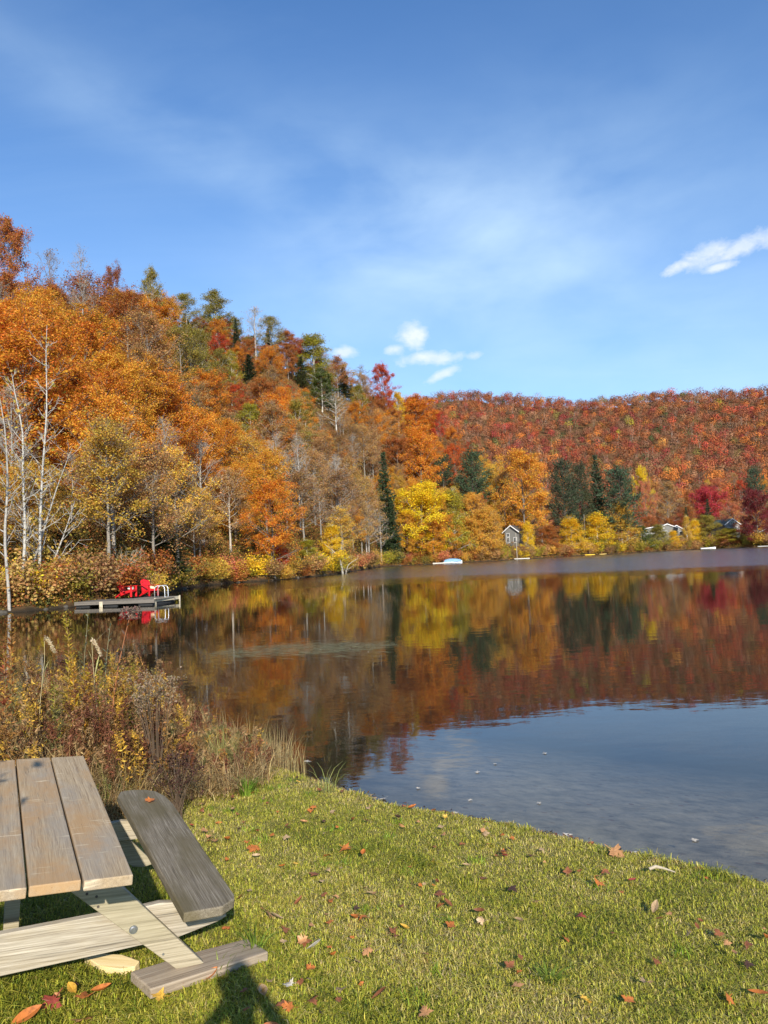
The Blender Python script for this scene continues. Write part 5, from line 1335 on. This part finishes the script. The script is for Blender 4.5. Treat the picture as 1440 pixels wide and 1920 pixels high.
def aster(px, py, D, label, seed, col):
    rng = np.random.RandomState(seed); c = atd(px, py, D); z = float(lawn_z(c[0], c[1])); o = empty('aster_bush', (c[0], c[1], z)); tag(o, label, 'weed')
    H_ = c[2] - z; polys = []; ends = []
    for i in range(26):
        e = np.array([rng.normal(0, .11), rng.normal(0, .1), H_ + rng.uniform(-.14, .08)]); m_ = e * np.array([.4, .4, .55])
        polys.append((np.array([(rng.normal(0, .02), 0, 0), m_, e]), np.array([.004, .003, .0015])))
        for j in range(7): ends.append(e + rng.normal(0, .035, 3) - np.array([0, 0, rng.uniform(0, .10)]))
    V, Q = tubes(polys, 3); s = link('stem', npmesh('stem', V, Q), STEM, o); s.color = (.13, .09, .06, 1)
    E_ = np.array(ends); k = 1500; P = E_[rng.randint(0, len(E_), k)] + rng.normal(0, .009, (k, 3))
    V, Q = leaf_quads(rng, P, rng.uniform(.009, .02, k), np.array([0, 0, 1.0]), .3, .8); f = link('seed_head', npmesh('seed_head', V, Q), LEAF, o); f.color = (*col, 1)
aster(288, 1272, 6.9, 'grey brown bush of fluffy aster seed heads at the right end of the tangle', 5, (.34, .25, .155))
aster(330, 1425, 6.4, 'dark brown dried bush standing in the straw above the bench', 6, (.10, .05, .035))
herb('yellow_leaved_stalk', 'thin stalk with a few broad bright yellow leaves above the bench', 'weed', 265, 1310, 5.9, (.40, .30, .08), (.66, .52, .06), 13, .12, .22, .2, seed=60, up=.35, base_px=262)
def tuft(name, label, px, py, col, n, h, seed, wd=(.003, .006), z=None, bend=(.2, 1.2), rad=.05):
    rng = np.random.RandomState(seed); p = atz(px, py, .2 if z is None else z); zz = float(lawn_z(p[0], p[1])); p = atz(px, py, max(zz, 0)); zz = float(lawn_z(p[0], p[1]))
    a = rng.uniform(0, 6.28, n); C = np.array(col) * rng.uniform(.65, 1.25, (n, 1))
    V, Q, C = blades(np.cos(a) * rad * rng.rand(n), np.sin(a) * rad * rng.rand(n), np.zeros(n) - .01, rng.uniform(.5, 1.1, n) * h, rng.uniform(*wd, n), rng.uniform(*bend, n), a + rng.normal(0, .4, n), C, rng)
    o = link(name, npmesh(name, V, Q, col=C), GRASS); o.location = (p[0], p[1], zz); tag(o, label, 'grass tuft'); return o
tuft('grass_tuft', 'bright green grass tuft at the foot of the dry weeds', 462, 1490, (.16, .26, .03), 90, .24, 1)
tuft('reed_tuft', 'tan reeds standing in the water right of the dry weeds', 520, 1432, (.42, .31, .13), 60, .50, 2, (.0015, .003), 0, (.05, .7), .16)
tuft('reed_tuft', 'green yellow grass clump in the middle of the straw bank', 420, 1450, (.30, .29, .08), 120, .55, 3, (.0018, .0035), .1, (.1, .7), .12)
tuft('reed_tuft', 'few thin grass stems bending over the water beside the lawn corner', 610, 1490, (.30, .32, .10), 26, .42, 4, (.0015, .003), .0, (.5, 1.6), .10)
tuft('reed_tuft', 'three thin reeds alone in the dark water', 612, 1392, (.40, .32, .16), 6, .22, 5, (.0012, .002), 0, (.05, .4), .12)
tuft('grass_tuft', 'green grass tuft growing through the end of the ground plank', 478, 1790, (.18, .25, .03), 46, .20, 6, (.0022, .0042))
tuft('grass_tuft', 'green grass tuft beside the middle of the ground plank', 412, 1830, (.20, .25, .035), 30, .12, 7, (.0022, .004))
tuft('grass_tuft', 'broad-bladed green tuft in the middle of the lawn', 1030, 1840, (.20, .26, .035), 46, .10, 8, (.003, .0055), None, (.6, 1.6))
tuft('grass_tuft', 'broad-bladed yellow green tuft on the upper lawn', 680, 1595, (.30, .33, .04), 60, .10, 9, (.003, .005), None, (.5, 1.5))

# ------------------------------------------------------------------ floating weed on the lake
def pond_weed():
    rng = np.random.RandomState(8); n = 1900
    c = atz(570, 1217, 0); a = rng.uniform(0, 6.28, n); q = np.sqrt(rng.rand(n)); k = rng.rand(n) < .55
    x = c[0] + np.cos(a) * q * 2.3; y = c[1] + np.sin(a) * q * 1.25 * (1 - .2 * np.cos(a))
    y = np.where(k, c[1] + rng.normal(0, .95, n) + .25 * np.sin(x * 2), y)
    L = rng.uniform(.12, .55, n); th = rng.normal(0, .25, n) + .25 * (y - c[1]); w_ = rng.uniform(.003, .008, n)
    D = np.stack([np.cos(th), np.sin(th), 0 * th], -1) * L[:, None] / 2; S = np.stack([-np.sin(th), np.cos(th), 0 * th], -1) * w_[:, None]
    P = np.stack([x, y, np.full(n, .006)], -1)
    V = np.stack([P - D, P - S, P + D, P + S], 1).reshape(-1, 3)
    C = np.repeat(np.array([.46, .46, .24]) * rng.uniform(.55, 1.25, (n, 1)), 4, 0)
    o = link('floating_weed', npmesh('floating_weed', V, np.arange(n * 4).reshape(n, 4), col=C), GRASS); tag(o, 'raft of pale green weed strands floating on the lake', 'pond weed', kind='stuff')
pond_weed()

# ------------------------------------------------------------------ fallen leaves
def maple_leaf(seed, curl):
    rng = np.random.RandomState(seed)
    lob = [(-2.45, .42), (-2.05, .30), (-1.55, .78), (-1.20, .62), (-1.02, .74), (-.80, .40), (-.52, .88), (-.34, .72), (-.22, .84), (0, 1.06), (.22, .84), (.34, .72), (.52, .88), (.80, .40), (1.02, .74), (1.20, .62), (1.55, .78), (2.05, .30), (2.45, .42), (2.9, .16), (3.38, .16)]
    pts = [(math.sin(a) * r * rng.uniform(.9, 1.1), math.cos(a) * r * rng.uniform(.9, 1.1)) for a, r in lob]
    ax = rng.uniform(0, 3.14); cx_, sx_ = math.cos(ax), math.sin(ax)
    def bend(x, y):
        u = x * cx_ + y * sx_; v = -x * sx_ + y * cx_
        return curl * (u * u * .8 - .35 * v * v) + .10 * math.sin(5 * u + seed) * math.hypot(x, y)
    V = [(0, 0, bend(0, 0))]; n = len(pts)
    for s in (.5, 1.0):
        for x, y in pts: V.append((x * s, y * s, bend(x * s, y * s)))
    F = []
    for i in range(n):
        j = (i + 1) % n; F.append((0, 1 + i, 1 + j)); F.append((1 + i, 1 + n + i, 1 + n + j, 1 + j))
    b = len(V); w_ = .03
    for k in range(4):
        yy = -.1 - .24 * k; zz = bend(0, -.1) + .05 * k; V += [(-w_, yy, zz), (w_, yy, zz)]
        if k: F.append((b + 2 * k - 2, b + 2 * k - 1, b + 2 * k + 1, b + 2 * k))
    me = bpy.data.meshes.new('fallen_leaf'); me.from_pydata(V, [], F); me.update(); return me
def oval_leaf(seed, curl):
    V, F = [], []; n = 9
    for i in range(n):
        u = i / (n - 1); w_ = .42 * math.sin(math.pi * u) ** .8 + .012; x = (u - .5) * 2
        for s in (-1, 0, 1): V.append((x, s * w_, curl * (x * x * .35 + abs(s) * w_ * .9)))
    for i in range(n - 1):
        for j in range(2): a = i * 3 + j; F.append((a, a + 1, a + 4, a + 3))
    me = bpy.data.meshes.new('fallen_leaf'); me.from_pydata(V, [], F); me.update(); return me
m, t, out = newmat('fallen_leaf')
oi = t.new('ShaderNodeObjectInfo'); tc = t.new('ShaderNodeTexCoord'); n1 = t.noise(tc.outputs['Object'], 2.6, 5, .65)
col = t.mix(1.0, oi.outputs['Color'], t.ramp(n1, [(.3, .45), (.5, 1.0), (.75, 1.25)]), 'MULTIPLY')
d = t.new('ShaderNodeBsdfPrincipled'); d.inputs['Roughness'].default_value = .5; t.link(col, d.inputs['Base Color']); tr = t.new('ShaderNodeBsdfTranslucent'); t.link(col, tr.inputs[0])
mx = t.new('ShaderNodeMixShader'); mx.inputs[0].default_value = .25; t.link(d.outputs[0], mx.inputs[1]); t.link(tr.outputs[0], mx.inputs[2]); t.link(mx.outputs[0], out.inputs[0]); FLEAF = m
LP = [maple_leaf(i, c) for i, c in enumerate((.15, .55, -.45, .8, -.7, .35))] + [oval_leaf(i, c) for i, c in enumerate((.5, 1.0))]
for m_ in LP: m_.materials.append(FLEAF)
LC = {'orange': (.52, .165, .035), 'pale orange': (.58, .29, .12), 'rusty brown': (.28, .10, .04), 'red': (.34, .06, .04), 'yellow': (.72, .42, .06), 'cream white': (.72, .63, .50), 'dark brown': (.09, .045, .028), 'tan': (.48, .32, .17)}
def leaf(x, y, z, size, col, label, group=None, rng=rs, flat=False, var=None, nrm=None):
    o = bpy.data.objects.new('fallen_leaf', LP[rng.randint(len(LP)) if var is None else var]); COL.objects.link(o)
    o.location = (x, y, z); o.scale = (size, size, size)
    o.rotation_euler = (rng.normal(0, .05 if flat else .30), rng.normal(0, .05 if flat else .30), rng.uniform(0, 6.28))
    c = np.array(LC[col]) * rng.uniform(.8, 1.2); o.color = (*c, 1); tag(o, label, 'leaf', group); return o
rng = np.random.RandomState(51)
def lawn_leaf(px, py, size_px, col, label, group=None):
    p = atz(px, py, .2)
    for _ in range(4): p = atz(px, py, float(lawn_z(p[0], p[1])) + .03)
    D = np.linalg.norm(p - CAM); return leaf(p[0], p[1], p[2] + .008, size_px * D / FPX * .5, col, label, group, rng)
for px, py, s, c, lab in [
    (590, 1776, 34, 'cream white', 'white bleached leaf lying bright on the lawn right of the plank'), (502, 1712, 40, 'pale orange', 'large pale orange maple leaf near the bench corner'),
    (519, 1722, 30, 'tan', 'folded tan leaf touching the large pale orange one'), (100, 1878, 46, 'red', 'large red maple leaf on the grass below the table beam'), (160, 1872, 40, 'orange', 'long curled orange leaf right of the large red one'),
    (137, 1860, 30, 'yellow', 'yellow orange leaf between the red one and the curled one'), (190, 1860, 30, 'orange', 'upright orange leaf left of the plank end'), (335, 1846, 30, 'rusty brown', 'crumpled brown leaf on the near edge of the ground plank'),
    (302, 1870, 34, 'yellow', 'orange yellow leaf against the near corner of the ground plank'), (545, 1848, 30, 'cream white', 'cream leaf on the grass right of the photographer shadow'), (490, 1858, 30, 'yellow', 'bright yellow orange leaf at the edge of the shadow'),
    (460, 1860, 26, 'rusty brown', 'brown leaf inside the shadow'), (50, 1910, 46, 'orange', 'orange maple leaf at the bottom left corner'), (165, 1912, 46, 'pale orange', 'pale orange leaf cut by the bottom edge'),
    (1125, 1657, 30, 'orange', 'orange brown leaf in the middle of the right lawn'), (825, 1680, 28, 'rusty brown', 'curled rusty leaf in the middle of the lawn'), (905, 1728, 22, 'tan', 'pale tan leaf standing on edge in the lawn'),
    (690, 1782, 28, 'pale orange', 'pale orange leaf below the middle of the lawn'), (963, 1852, 34, 'pale orange', 'light orange leaf low in the middle of the lawn'), (1178, 1880, 32, 'orange', 'orange brown leaf near the bottom right of the lawn'),
    (1368, 1872, 28, 'orange', 'folded orange leaf at the bottom right corner'), (1350, 1755, 24, 'rusty brown', 'rusty leaf at the right edge of the lawn'), (1088, 1720, 26, 'red', 'dull red leaf on the right lawn'),
    (1002, 1692, 32, 'tan', 'tan leaf lying flat on the right lawn'), (617, 1605, 28, 'orange', 'orange leaf on the upper lawn above the broad tuft'), (645, 1592, 30, 'orange', 'second orange leaf on the upper lawn, right of the first'),
    (595, 1640, 28, 'rusty brown', 'rusty leaf on the lawn right of the bench'), (480, 1590, 30, 'orange', 'bright orange leaf on the lawn beside the bench'), (945, 1600, 30, 'orange', 'orange leaf among brown bits near the water edge'),
    (1150, 1597, 40, 'pale orange', 'large pale orange leaf on the very edge of the water'), (430, 1740, 26, 'orange', 'orange leaf behind the near end of the bench beam'), (618, 1730, 22, 'orange', 'small orange leaf right of the pale pair'),
    (545, 1892, 30, 'orange', 'pair-like orange leaf at the bottom right of the shadow'), (585, 1820, 24, 'orange', 'orange leaf below the white bleached one'), (570, 1770, 26, 'rusty brown', 'brown leaf beside the white bleached one')]:
    lawn_leaf(px, py, s, c, lab)
for c, n, ww in (('orange', 46, 0), ('rusty brown', 52, 0), ('pale orange', 28, 0), ('tan', 32, 0), ('yellow', 9, 0), ('red', 8, 0), ('dark brown', 18, 0)):
    k = 0
    while k < n:
        x = rng.uniform(-2.4, 4.0); y = rng.uniform(2.9, 8.6)
        if rng.rand() < .62:
            q_ = [(-1.3, 6.3, .30), (-1.0, 5.6, .35), (-.7, 6.5, .4), (-.3, 3.9, .22), (-.45, 4.4, .3), (-1.4, 3.1, .2), (.5, 5.6, .3), (1.1, 5.1, .3), (.2, 4.7, .25), (-.5, 3.35, .2), (-.2, 6.2, .35), (1.5, 4.0, .3)][rng.randint(12)]; x = rng.normal(q_[0], q_[2]); y = rng.normal(q_[1], q_[2])
        d_ = float(shore_d(x, y))
        if d_ < .05 or (x < -.7 and y < 5.0 and rng.rand() < .7): continue
        if bool(in_weeds(np.array([x]), np.array([y - .3]))[0]): continue
        leaf(x, y, float(lawn_z(x, y)) + rng.uniform(.03, .05), rng.uniform(.018, .046), c, f'small {c} leaf scattered in the short grass', f'{c} leaves scattered over the lawn', rng); k += 1
for k in range(45):              # washed up along the edge
    x = rng.uniform(-.6, 3.2); y = float(np.interp(x, SH[:, 0], SH[:, 1])) - rng.normal(.06, .06)
    c = ['dark brown', 'rusty brown', 'tan', 'red', 'cream white'][rng.choice(5, p=[.34, .3, .2, .06, .1])]
    leaf(x, y, max(float(lawn_z(x, y)), 0) + .012, rng.uniform(.025, .05), c, f'{c} leaf washed up along the water edge of the lawn', f'{c} leaves along the water edge', rng)
for px, py, s in ((577, 1428, 22), (475, 1419, 14), (497, 1408, 9), (1062, 1566, 26), (895, 1447, 14), (1021, 1412, 12), (930, 1432, 10), (720, 1497, 22), (856, 1524, 18), (705, 1518, 20), (1195, 1600, 30), (1010, 1505, 12), (640, 1211, 7), (655, 1216, 6), (628, 1220, 6), (690, 1222, 6), (600, 1218, 5), (1300, 1575, 18), (880, 1500, 12), (785, 1478, 12), (575, 1484, 14)):
    p = atz(px, py, .006); D = np.linalg.norm(p - CAM); c = 'cream white' if rng.rand() < .8 else 'tan'
    leaf(p[0], p[1], .008, s * D / FPX * .5, c, f'{c} leaf floating flat on the lake', f'{c} leaves floating on the lake', rng, True, rng.randint(0, 1))
def debris():
    rng = np.random.RandomState(61); n = 5200
    x = rng.uniform(-1.0, 4.2, n); y = np.interp(x, SH[:, 0], SH[:, 1]) - .02 + rng.normal(0, .075, n) + .08 * wob(x, x * 0, 4, 2)
    k = rng.rand(n) < np.clip(.45 + .7 * wob(x, x * 0 + 1, 2.3, 4), .08, 1); x, y = x[k], y[k]; n = len(x)
    pal = np.array([(.06, .035, .022), (.14, .06, .03), (.28, .15, .06), (.10, .05, .03), (.36, .27, .17)])
    V, Q = leaf_quads(rng, np.stack([x, y, np.maximum(lawn_z(x, y), .0) + rng.uniform(.003, .016, n)], -1), rng.uniform(.012, .05, n), np.array([0, 0, 1.0]), 2.0, .6)
    o = link('shore_litter', npmesh('shore_litter', V, Q, col=np.repeat(pal[rng.randint(0, 5, n)] * rng.uniform(.6, 1.3, (n, 1)), 4, 0)), WEED)
    tag(o, 'dark sodden leaf litter along the water edge of the lawn', 'leaf litter', kind='stuff')
debris()

# ------------------------------------------------------------------ picnic table
LAX = ray(-10, 1017); LAX /= np.linalg.norm(LAX); WAX = ray(3680, 1224); WAX = WAX - (WAX @ LAX) * LAX; WAX /= np.linalg.norm(WAX); NAX = np.cross(WAX, LAX)
P0 = atz(250, 1640, HCAM - 1.17)
def tp_(w_, l_, n_): return P0 + WAX * w_ + LAX * l_ + NAX * n_
def onplane(px, py, nrm, off):
    dd = ray(px, py); tt = ((P0 - CAM) @ nrm + off) / (dd @ nrm); v = CAM + dd * tt - P0; return v @ WAX, v @ LAX, v @ NAX
TOPW = wood_mat('tabletop_wood', (.14, .092, .052), (.36, .26, .15), (.54, .42, .265), 1, 320, (.30, .265, .215), .6, .8, stain=(.42, .25, .11), stainamt=.75)
BENW = wood_mat('bench_wood', (.045, .034, .022), (.165, .135, .092), (.35, .30, .22), 1, 270, (.12, .095, .045), .8, 0, (3, 1, 2))
BEAMW = wood_mat('beam_wood', (.11, .085, .06), (.33, .285, .215), (.56, .50, .40), 0, 150, (.38, .30, .17), .5, 0, (1, 5, 2))
LEGW = wood_mat('leg_wood', (.15, .125, .08), (.33, .28, .19), (.50, .43, .31), 0, 160, (.29, .26, .15), .45, 0, (7, 2, 2))
STEEL = paint_mat('galvanised_steel', (.55, .56, .58), .35, .15, 60, .5, 0, .9)
RUST = paint_mat('dark_nail', (.07, .055, .045), .6, .2, 40)
table = empty('picnic_table')
table.matrix_world = Matrix(((WAX[0], LAX[0], NAX[0], P0[0]), (WAX[1], LAX[1], NAX[1], P0[1]), (WAX[2], LAX[2], NAX[2], P0[2]), (0, 0, 0, 1)))
tag(table, 'weathered wooden picnic table with attached grey bench plank', 'picnic table')
def off(o, x, y, z):
    """move a part's origin so the wood grain of each board differs"""
    for v in o.data.vertices: v.co -= Vector((x, y, z))
    o.location = (x, y, z)
TL = 1.855; bw = .178; gap = .0085; nb = 4
for i in range(nb):
    x1 = -i * (bw + gap); b = MB().box((x1 - bw, (.0, .012, .004, .02)[i], -.040), (x1, TL + (.0, .006, -.004, 0)[i], 0)).build('tabletop_board', TOPW, table, .005, seg=3)
    off(b, x1 - bw / 2, TL / 2, 0)
for yy in (.62, 1.60):
    MB().box((-nb * (bw + gap) + .02, yy + .045, -.13), (-.03, yy + .083, -.043)).build('top_batten', LEGW, table, .003)
s0 = .56                                                        # near leg frame
def w_n(px, py, s): a = onplane(px, py, LAX, s); return a[0], a[2]
ctr = -(nb * (bw + gap) - gap) / 2
def frame(s, sgn):
    """two crossed-out legs and the bench beam; legs sit on the sgn side of the beam"""
    tpr = [w_n(118, 1662, s0), w_n(205, 1640, s0)]; btm = [w_n(330, 1817, s0), w_n(383, 1806, s0)]
    A0, A1 = np.array(tpr[0]), np.array(tpr[1]); B0, B1 = np.array(btm[0]), np.array(btm[1])
    dr = B0 - A0; dr /= np.linalg.norm(dr); e = -(A0[1] + .043) / dr[1] if dr[1] else 0
    A0e = A0 + dr * ((-.044 - A0[1]) / dr[1]); dr2 = B1 - A1; A1e = A1 + dr2 * ((-.044 - A1[1]) / dr2[1])
    poly = [tuple(A0e), tuple(B0), tuple((B0 + B1) / 2 + np.array([0, -.012])), tuple(B1), tuple(A1e)]
    y0, y1 = (s, s + .038) if sgn > 0 else (s + .078, s + .116)
    for mir in (False, True):
        pl = [((2 * ctr - a) if mir else a, b_) for a, b_ in poly]
        yy0, yy1 = (y0, y1) if not mir else ((s + .078, s + .116) if sgn > 0 else (s, s + .038))
        lg = MB().prism(pl, yy0, yy1, (0, 2, 1)).build('leg', LEGW, table, .004)
        if sgn > 0 and not mir:
            for bx, bn, r in ((250, 1743, .0135),):
                a = w_n(bx, by_ := bn, s0)
                bo = MB().tube([(a[0], y0 - .009, a[1]), (a[0], y0 - .001, a[1])], [r * .8, r], 14).build('bolt', STEEL, lg, smooth=False)
                MB().tube([(a[0], y0 - .002, a[1]), (a[0], y0 - .0005, a[1])], [r * 1.45, r * 1.45], 16).build('washer', STEEL, lg)
            for bx, bn in ((163, 1676), (181, 1681), (184, 1700), (306, 1789)):
                a = w_n(bx, bn, s0); MB().tube([(a[0], y0 - .002, a[1]), (a[0], y0 + .002, a[1])], [.006, .006], 10).build('nail_head', RUST if bn < 1750 else STEEL, lg)
    top = [w_n(0, 1752, s0 + .04), w_n(262, 1702, s0 + .04), w_n(300, 1693, s0 + .04), w_n(330, 1692, s0 + .04), w_n(420, 1690, s0 + .04)]; bot = [w_n(425, 1718, s0 + .04), w_n(408, 1728, s0 + .04), w_n(335, 1757, s0 + .04), w_n(0, 1831, s0 + .04)]
    cap = -.362
    top = [(a, min(b_, cap)) for a, b_ in top]
    if sgn < 0: bot = [(a, max(b_, -.50)) for a, b_ in bot]
    ext = [(2 * ctr - .5, bot[-1][1] - .0), (2 * ctr - .56, bot[-1][1] + .08), (2 * ctr - .5, top[0][1] + .0)]
    MB().prism(top + bot + ext, s + .039, s + .077, (0, 2, 1)).build('bench_beam', BEAMW, table, .004)
frame(s0, 1); frame(1.74, -1)
MB().prism([(ctr - .045, -.05), (ctr + .02, -.05), (ctr + .035, -.6), (ctr - .03, -.6)], .86, .90, (0, 2, 1)).build('centre_post', LEGW, table, .003)
# the bench: a thick grey plank with rounded corners
def bench(mirror=False):
    zt = -.315; pts = [onplane(*q, NAX, zt)[:2] for q in ((345, 1712), (221, 1492), (226, 1484), (243, 1481), (270, 1480), (292, 1483), (310, 1492), (324, 1506), (439, 1676), (440, 1684), (418, 1699))]
    n = len(pts)
    if mirror: pts = [(2 * ctr - a, b_) for a, b_ in pts][::-1]
    o = MB().prism(pts, zt - .044, zt, (0, 1, 2)).build('bench_plank', BENW, table, .007, seg=3)
    off(o, sum(p[0] for p in pts) / n, sum(p[1] for p in pts) / n, zt); return pts
bp = bench(); bench(True)
q = onplane(285, 1503, NAX, -.315 + .004); q = tp_(*q); l_ = leaf(q[0], q[1], q[2] + .008, .048, 'orange', 'bright orange leaf lying on the far end of the grey bench plank', None, rng, True, 1)
# ground plank under the leg
GPW = wood_mat('ground_plank_wood', (.12, .09, .06), (.31, .24, .17), (.46, .38, .28), 0, 150, (.20, .17, .12), .5, 0, (2, 9, 1))
g0 = atz(267, 1836, .31); g1 = atz(487, 1771, .27)
dv = unit(np.array([g1[0] - g0[0], g1[1] - g0[1], (g1[2] - g0[2])])); LGP = np.linalg.norm(g1 - g0)
gp = MB().prism([(0, -.105), (LGP, -.09), (LGP - .02, .10), (LGP * .5, .112), (-.02, .10)], -.045, 0, (0, 1, 2)).build('ground_plank', GPW, None, .006)
gp.rotation_euler = (0, -math.asin(dv[2]), math.atan2(dv[1], dv[0])); gp.location = g0; tag(gp, 'flat grey brown plank lying in the grass under the table leg', 'plank')
CUTW = wood_mat('fresh_cut_wood', (.45, .32, .13), (.66, .50, .24), (.76, .62, .36), 0, 60, None, 0, 0)
c0 = atz(212, 1803, .30)
cp = MB().prism([(-.16, .02), (-.05, -.035), (.06, -.045), (.12, -.02), (.125, .02), (.02, .05), (-.10, .045)], -.03, .012, (0, 1, 2)).build('wood_offcut', CUTW, None, .004)
cp.location = (c0[0], c0[1], float(lawn_z(c0[0], c0[1])) + .04); cp.rotation_euler = (.2, .05, -.15); tag(cp, 'pale yellow pointed offcut of wood in the grass below the beam', 'wood offcut')
s1 = atz(1233, 1633, .13)
sk = MB().tube([(-.05, 0, .01), (-.01, .012, .022), (.03, .004, .018), (.07, -.012, .012), (.10, -.03, .008)], [.009, .011, .008, .005, .003], 8).build('driftwood', paint_mat('bleached_driftwood', (.42, .35, .25), .8, .2, 30)); sk.location = s1; sk.rotation_euler = (0, 0, -.2)
tag(sk, 'short bleached stick lying on the grass near the water edge', 'driftwood')

# ------------------------------------------------------------------ the photographer, whose shadow falls on the lawn
def person():
    zg = float(lawn_z(.1, -.42))
    T = 2.44
    bx, by = .10, -.40
    J = {'pel': (bx, by, zg + .98), 'waist': (bx, by, zg + 1.18), 'chest': (bx, by + .02, 1.86), 'neck': (bx, by + .02, 2.10), 'jaw': (bx, by + .05, 2.20), 'head': (bx, by + .05, 2.26), 'crown': (bx, by + .04, 2.33),
         'shl': (bx - .19, by + .01, 2.00), 'ell': (bx - .33, by + .10, 1.86), 'wrl': (bx - .15, -.09, 2.03), 'hal': (bx - .10, -.06, 2.09),
         'shr': (bx + .19, by + .01, 2.00), 'elr': (bx + .31, by + .10, 1.86), 'wrr': (bx + .06, -.10, 2.03), 'har': (bx + .02, -.07, 2.09),
         'hil': (bx - .11, by, zg + .93), 'knl': (bx - .13, by + .02, zg + .50), 'anl': (bx - .14, by - .02, zg + .09), 'tol': (bx - .16, by + .16, zg + .03),
         'hir': (bx + .11, by, zg + .93), 'knr': (bx + .13, by + .02, zg + .50), 'anr': (bx + .14, by - .02, zg + .09), 'tor': (bx + .16, by + .16, zg + .03)}
    Rd = {'pel': .15, 'waist': .13, 'chest': .15, 'neck': .055, 'jaw': .07, 'head': .075, 'crown': .05, 'shl': .07, 'ell': .05, 'wrl': .035, 'hal': .035, 'shr': .07, 'elr': .05, 'wrr': .035, 'har': .035,
          'hil': .09, 'knl': .065, 'anl': .045, 'tol': .035, 'hir': .09, 'knr': .065, 'anr': .045, 'tor': .035}
    Ed = [('pel', 'waist'), ('waist', 'chest'), ('chest', 'neck'), ('neck', 'jaw'), ('jaw', 'head'), ('head', 'crown'), ('chest', 'shl'), ('shl', 'ell'), ('ell', 'wrl'), ('wrl', 'hal'), ('chest', 'shr'), ('shr', 'elr'), ('elr', 'wrr'), ('wrr', 'har'),
          ('pel', 'hil'), ('hil', 'knl'), ('knl', 'anl'), ('anl', 'tol'), ('pel', 'hir'), ('hir', 'knr'), ('knr', 'anr'), ('anr', 'tor')]
    ks = list(J); V = [J[k] for k in ks]; E_ = [(ks.index(a), ks.index(b_)) for a, b_ in Ed]; R_ = [Rd[k] for k in ks]
    for side, sg in (('hal', -1), ('har', 1)):                 # four fingers and a thumb on each hand
        h = J[side]
        for f in range(5):
            i0 = ks.index(side) if f == 0 else ks.index(side)
            off_ = (f - 1.5) * .018
            if f < 4: p1 = (h[0] - sg * .025, h[1] + .02 + .004 * f, h[2] + off_ + .01); p2 = (h[0] - sg * .055, h[1] + .015, h[2] + off_ + .012)
            else: p1 = (h[0] - sg * .01, h[1] - .03, h[2] + .03); p2 = (h[0] - sg * .03, h[1] - .035, h[2] + .05)
            n = len(V); V += [p1, p2]; E_ += [(i0, n), (n, n + 1)]; R_ += [.010, .008]
    me = bpy.data.meshes.new('person'); me.from_pydata(V, E_, []); me.update()
    o = link('person', me); tag(o, 'person standing on the lawn holding up a phone, only the shadow seen', 'person')
    sk = o.modifiers.new('skin', 'SKIN'); sk.use_smooth_shade = True
    for i, v in enumerate(me.skin_vertices[0].data): v.radius = (R_[i], R_[i]); v.use_root = (i == 0)
    o.modifiers.new('sub', 'SUBSURF').render_levels = 1
    m, t, out = newmat('clothing_and_skin'); tc = t.new('ShaderNodeTexCoord'); sp = t.new('ShaderNodeSeparateXYZ'); t.link(tc.outputs['Object'], sp.inputs[0])
    col = t.ramp(t.math('MULTIPLY', sp.outputs[2], .4), [(.30, (.03, .035, .06)), (.52, (.03, .035, .06)), (.53, (.06, .06, .065)), (.80, (.06, .06, .065)), (.845, (.5, .3, .22))], 'CONSTANT')
    d = t.new('ShaderNodeBsdfPrincipled'); d.inputs['Roughness'].default_value = .8; t.link(col, d.inputs[0]); t.link(d.outputs[0], out.inputs[0]); me.materials.append(m)
    hb = MB().tube([(bx, by - .02, 2.18), (bx, by - .03, 2.25), (bx, by - .015, 2.32), (bx, by + .02, 2.36), (bx, by + .04, 2.375)], [.05, .072, .074, .056, .03], 14).build('hair', paint_mat('brown_hair', (.05, .03, .02), .6, .2, 40), o, smooth=True)
    ph = MB().box((-.075, -.010, -.036), (.075, -.002, .036)).build('phone', DARKM, None, .003); ph.location = (.0, -.055, 2.13); tag(ph, 'dark phone held up by the person on the lawn', 'phone')
person()

# a leaning bare sapling behind the bench whose twigs shade the table boards
sd = np.array(sun_dir)
hitp = tp_(-.34, 1.35, 0) + sd * 3.6
b = np.array([-3.1, -1.2, float(lawn_z(-3.1, -1.2))])
st = [([(0, 0, 0), (.5, .7, 1.4), (1.1, 1.5, hitp[2] - b[2] - .55), tuple(hitp - b + np.array([-.5, .02, .05]))], .05)]
stem_tree('sapling', 'bent young sapling beside the lawn, leaning over towards the table', 'sapling', tuple(b), st, (.2, .16, .12), seed=15, leaves=150, lcol=(.4, .2, .05), twl=.42, leafsize=.10)
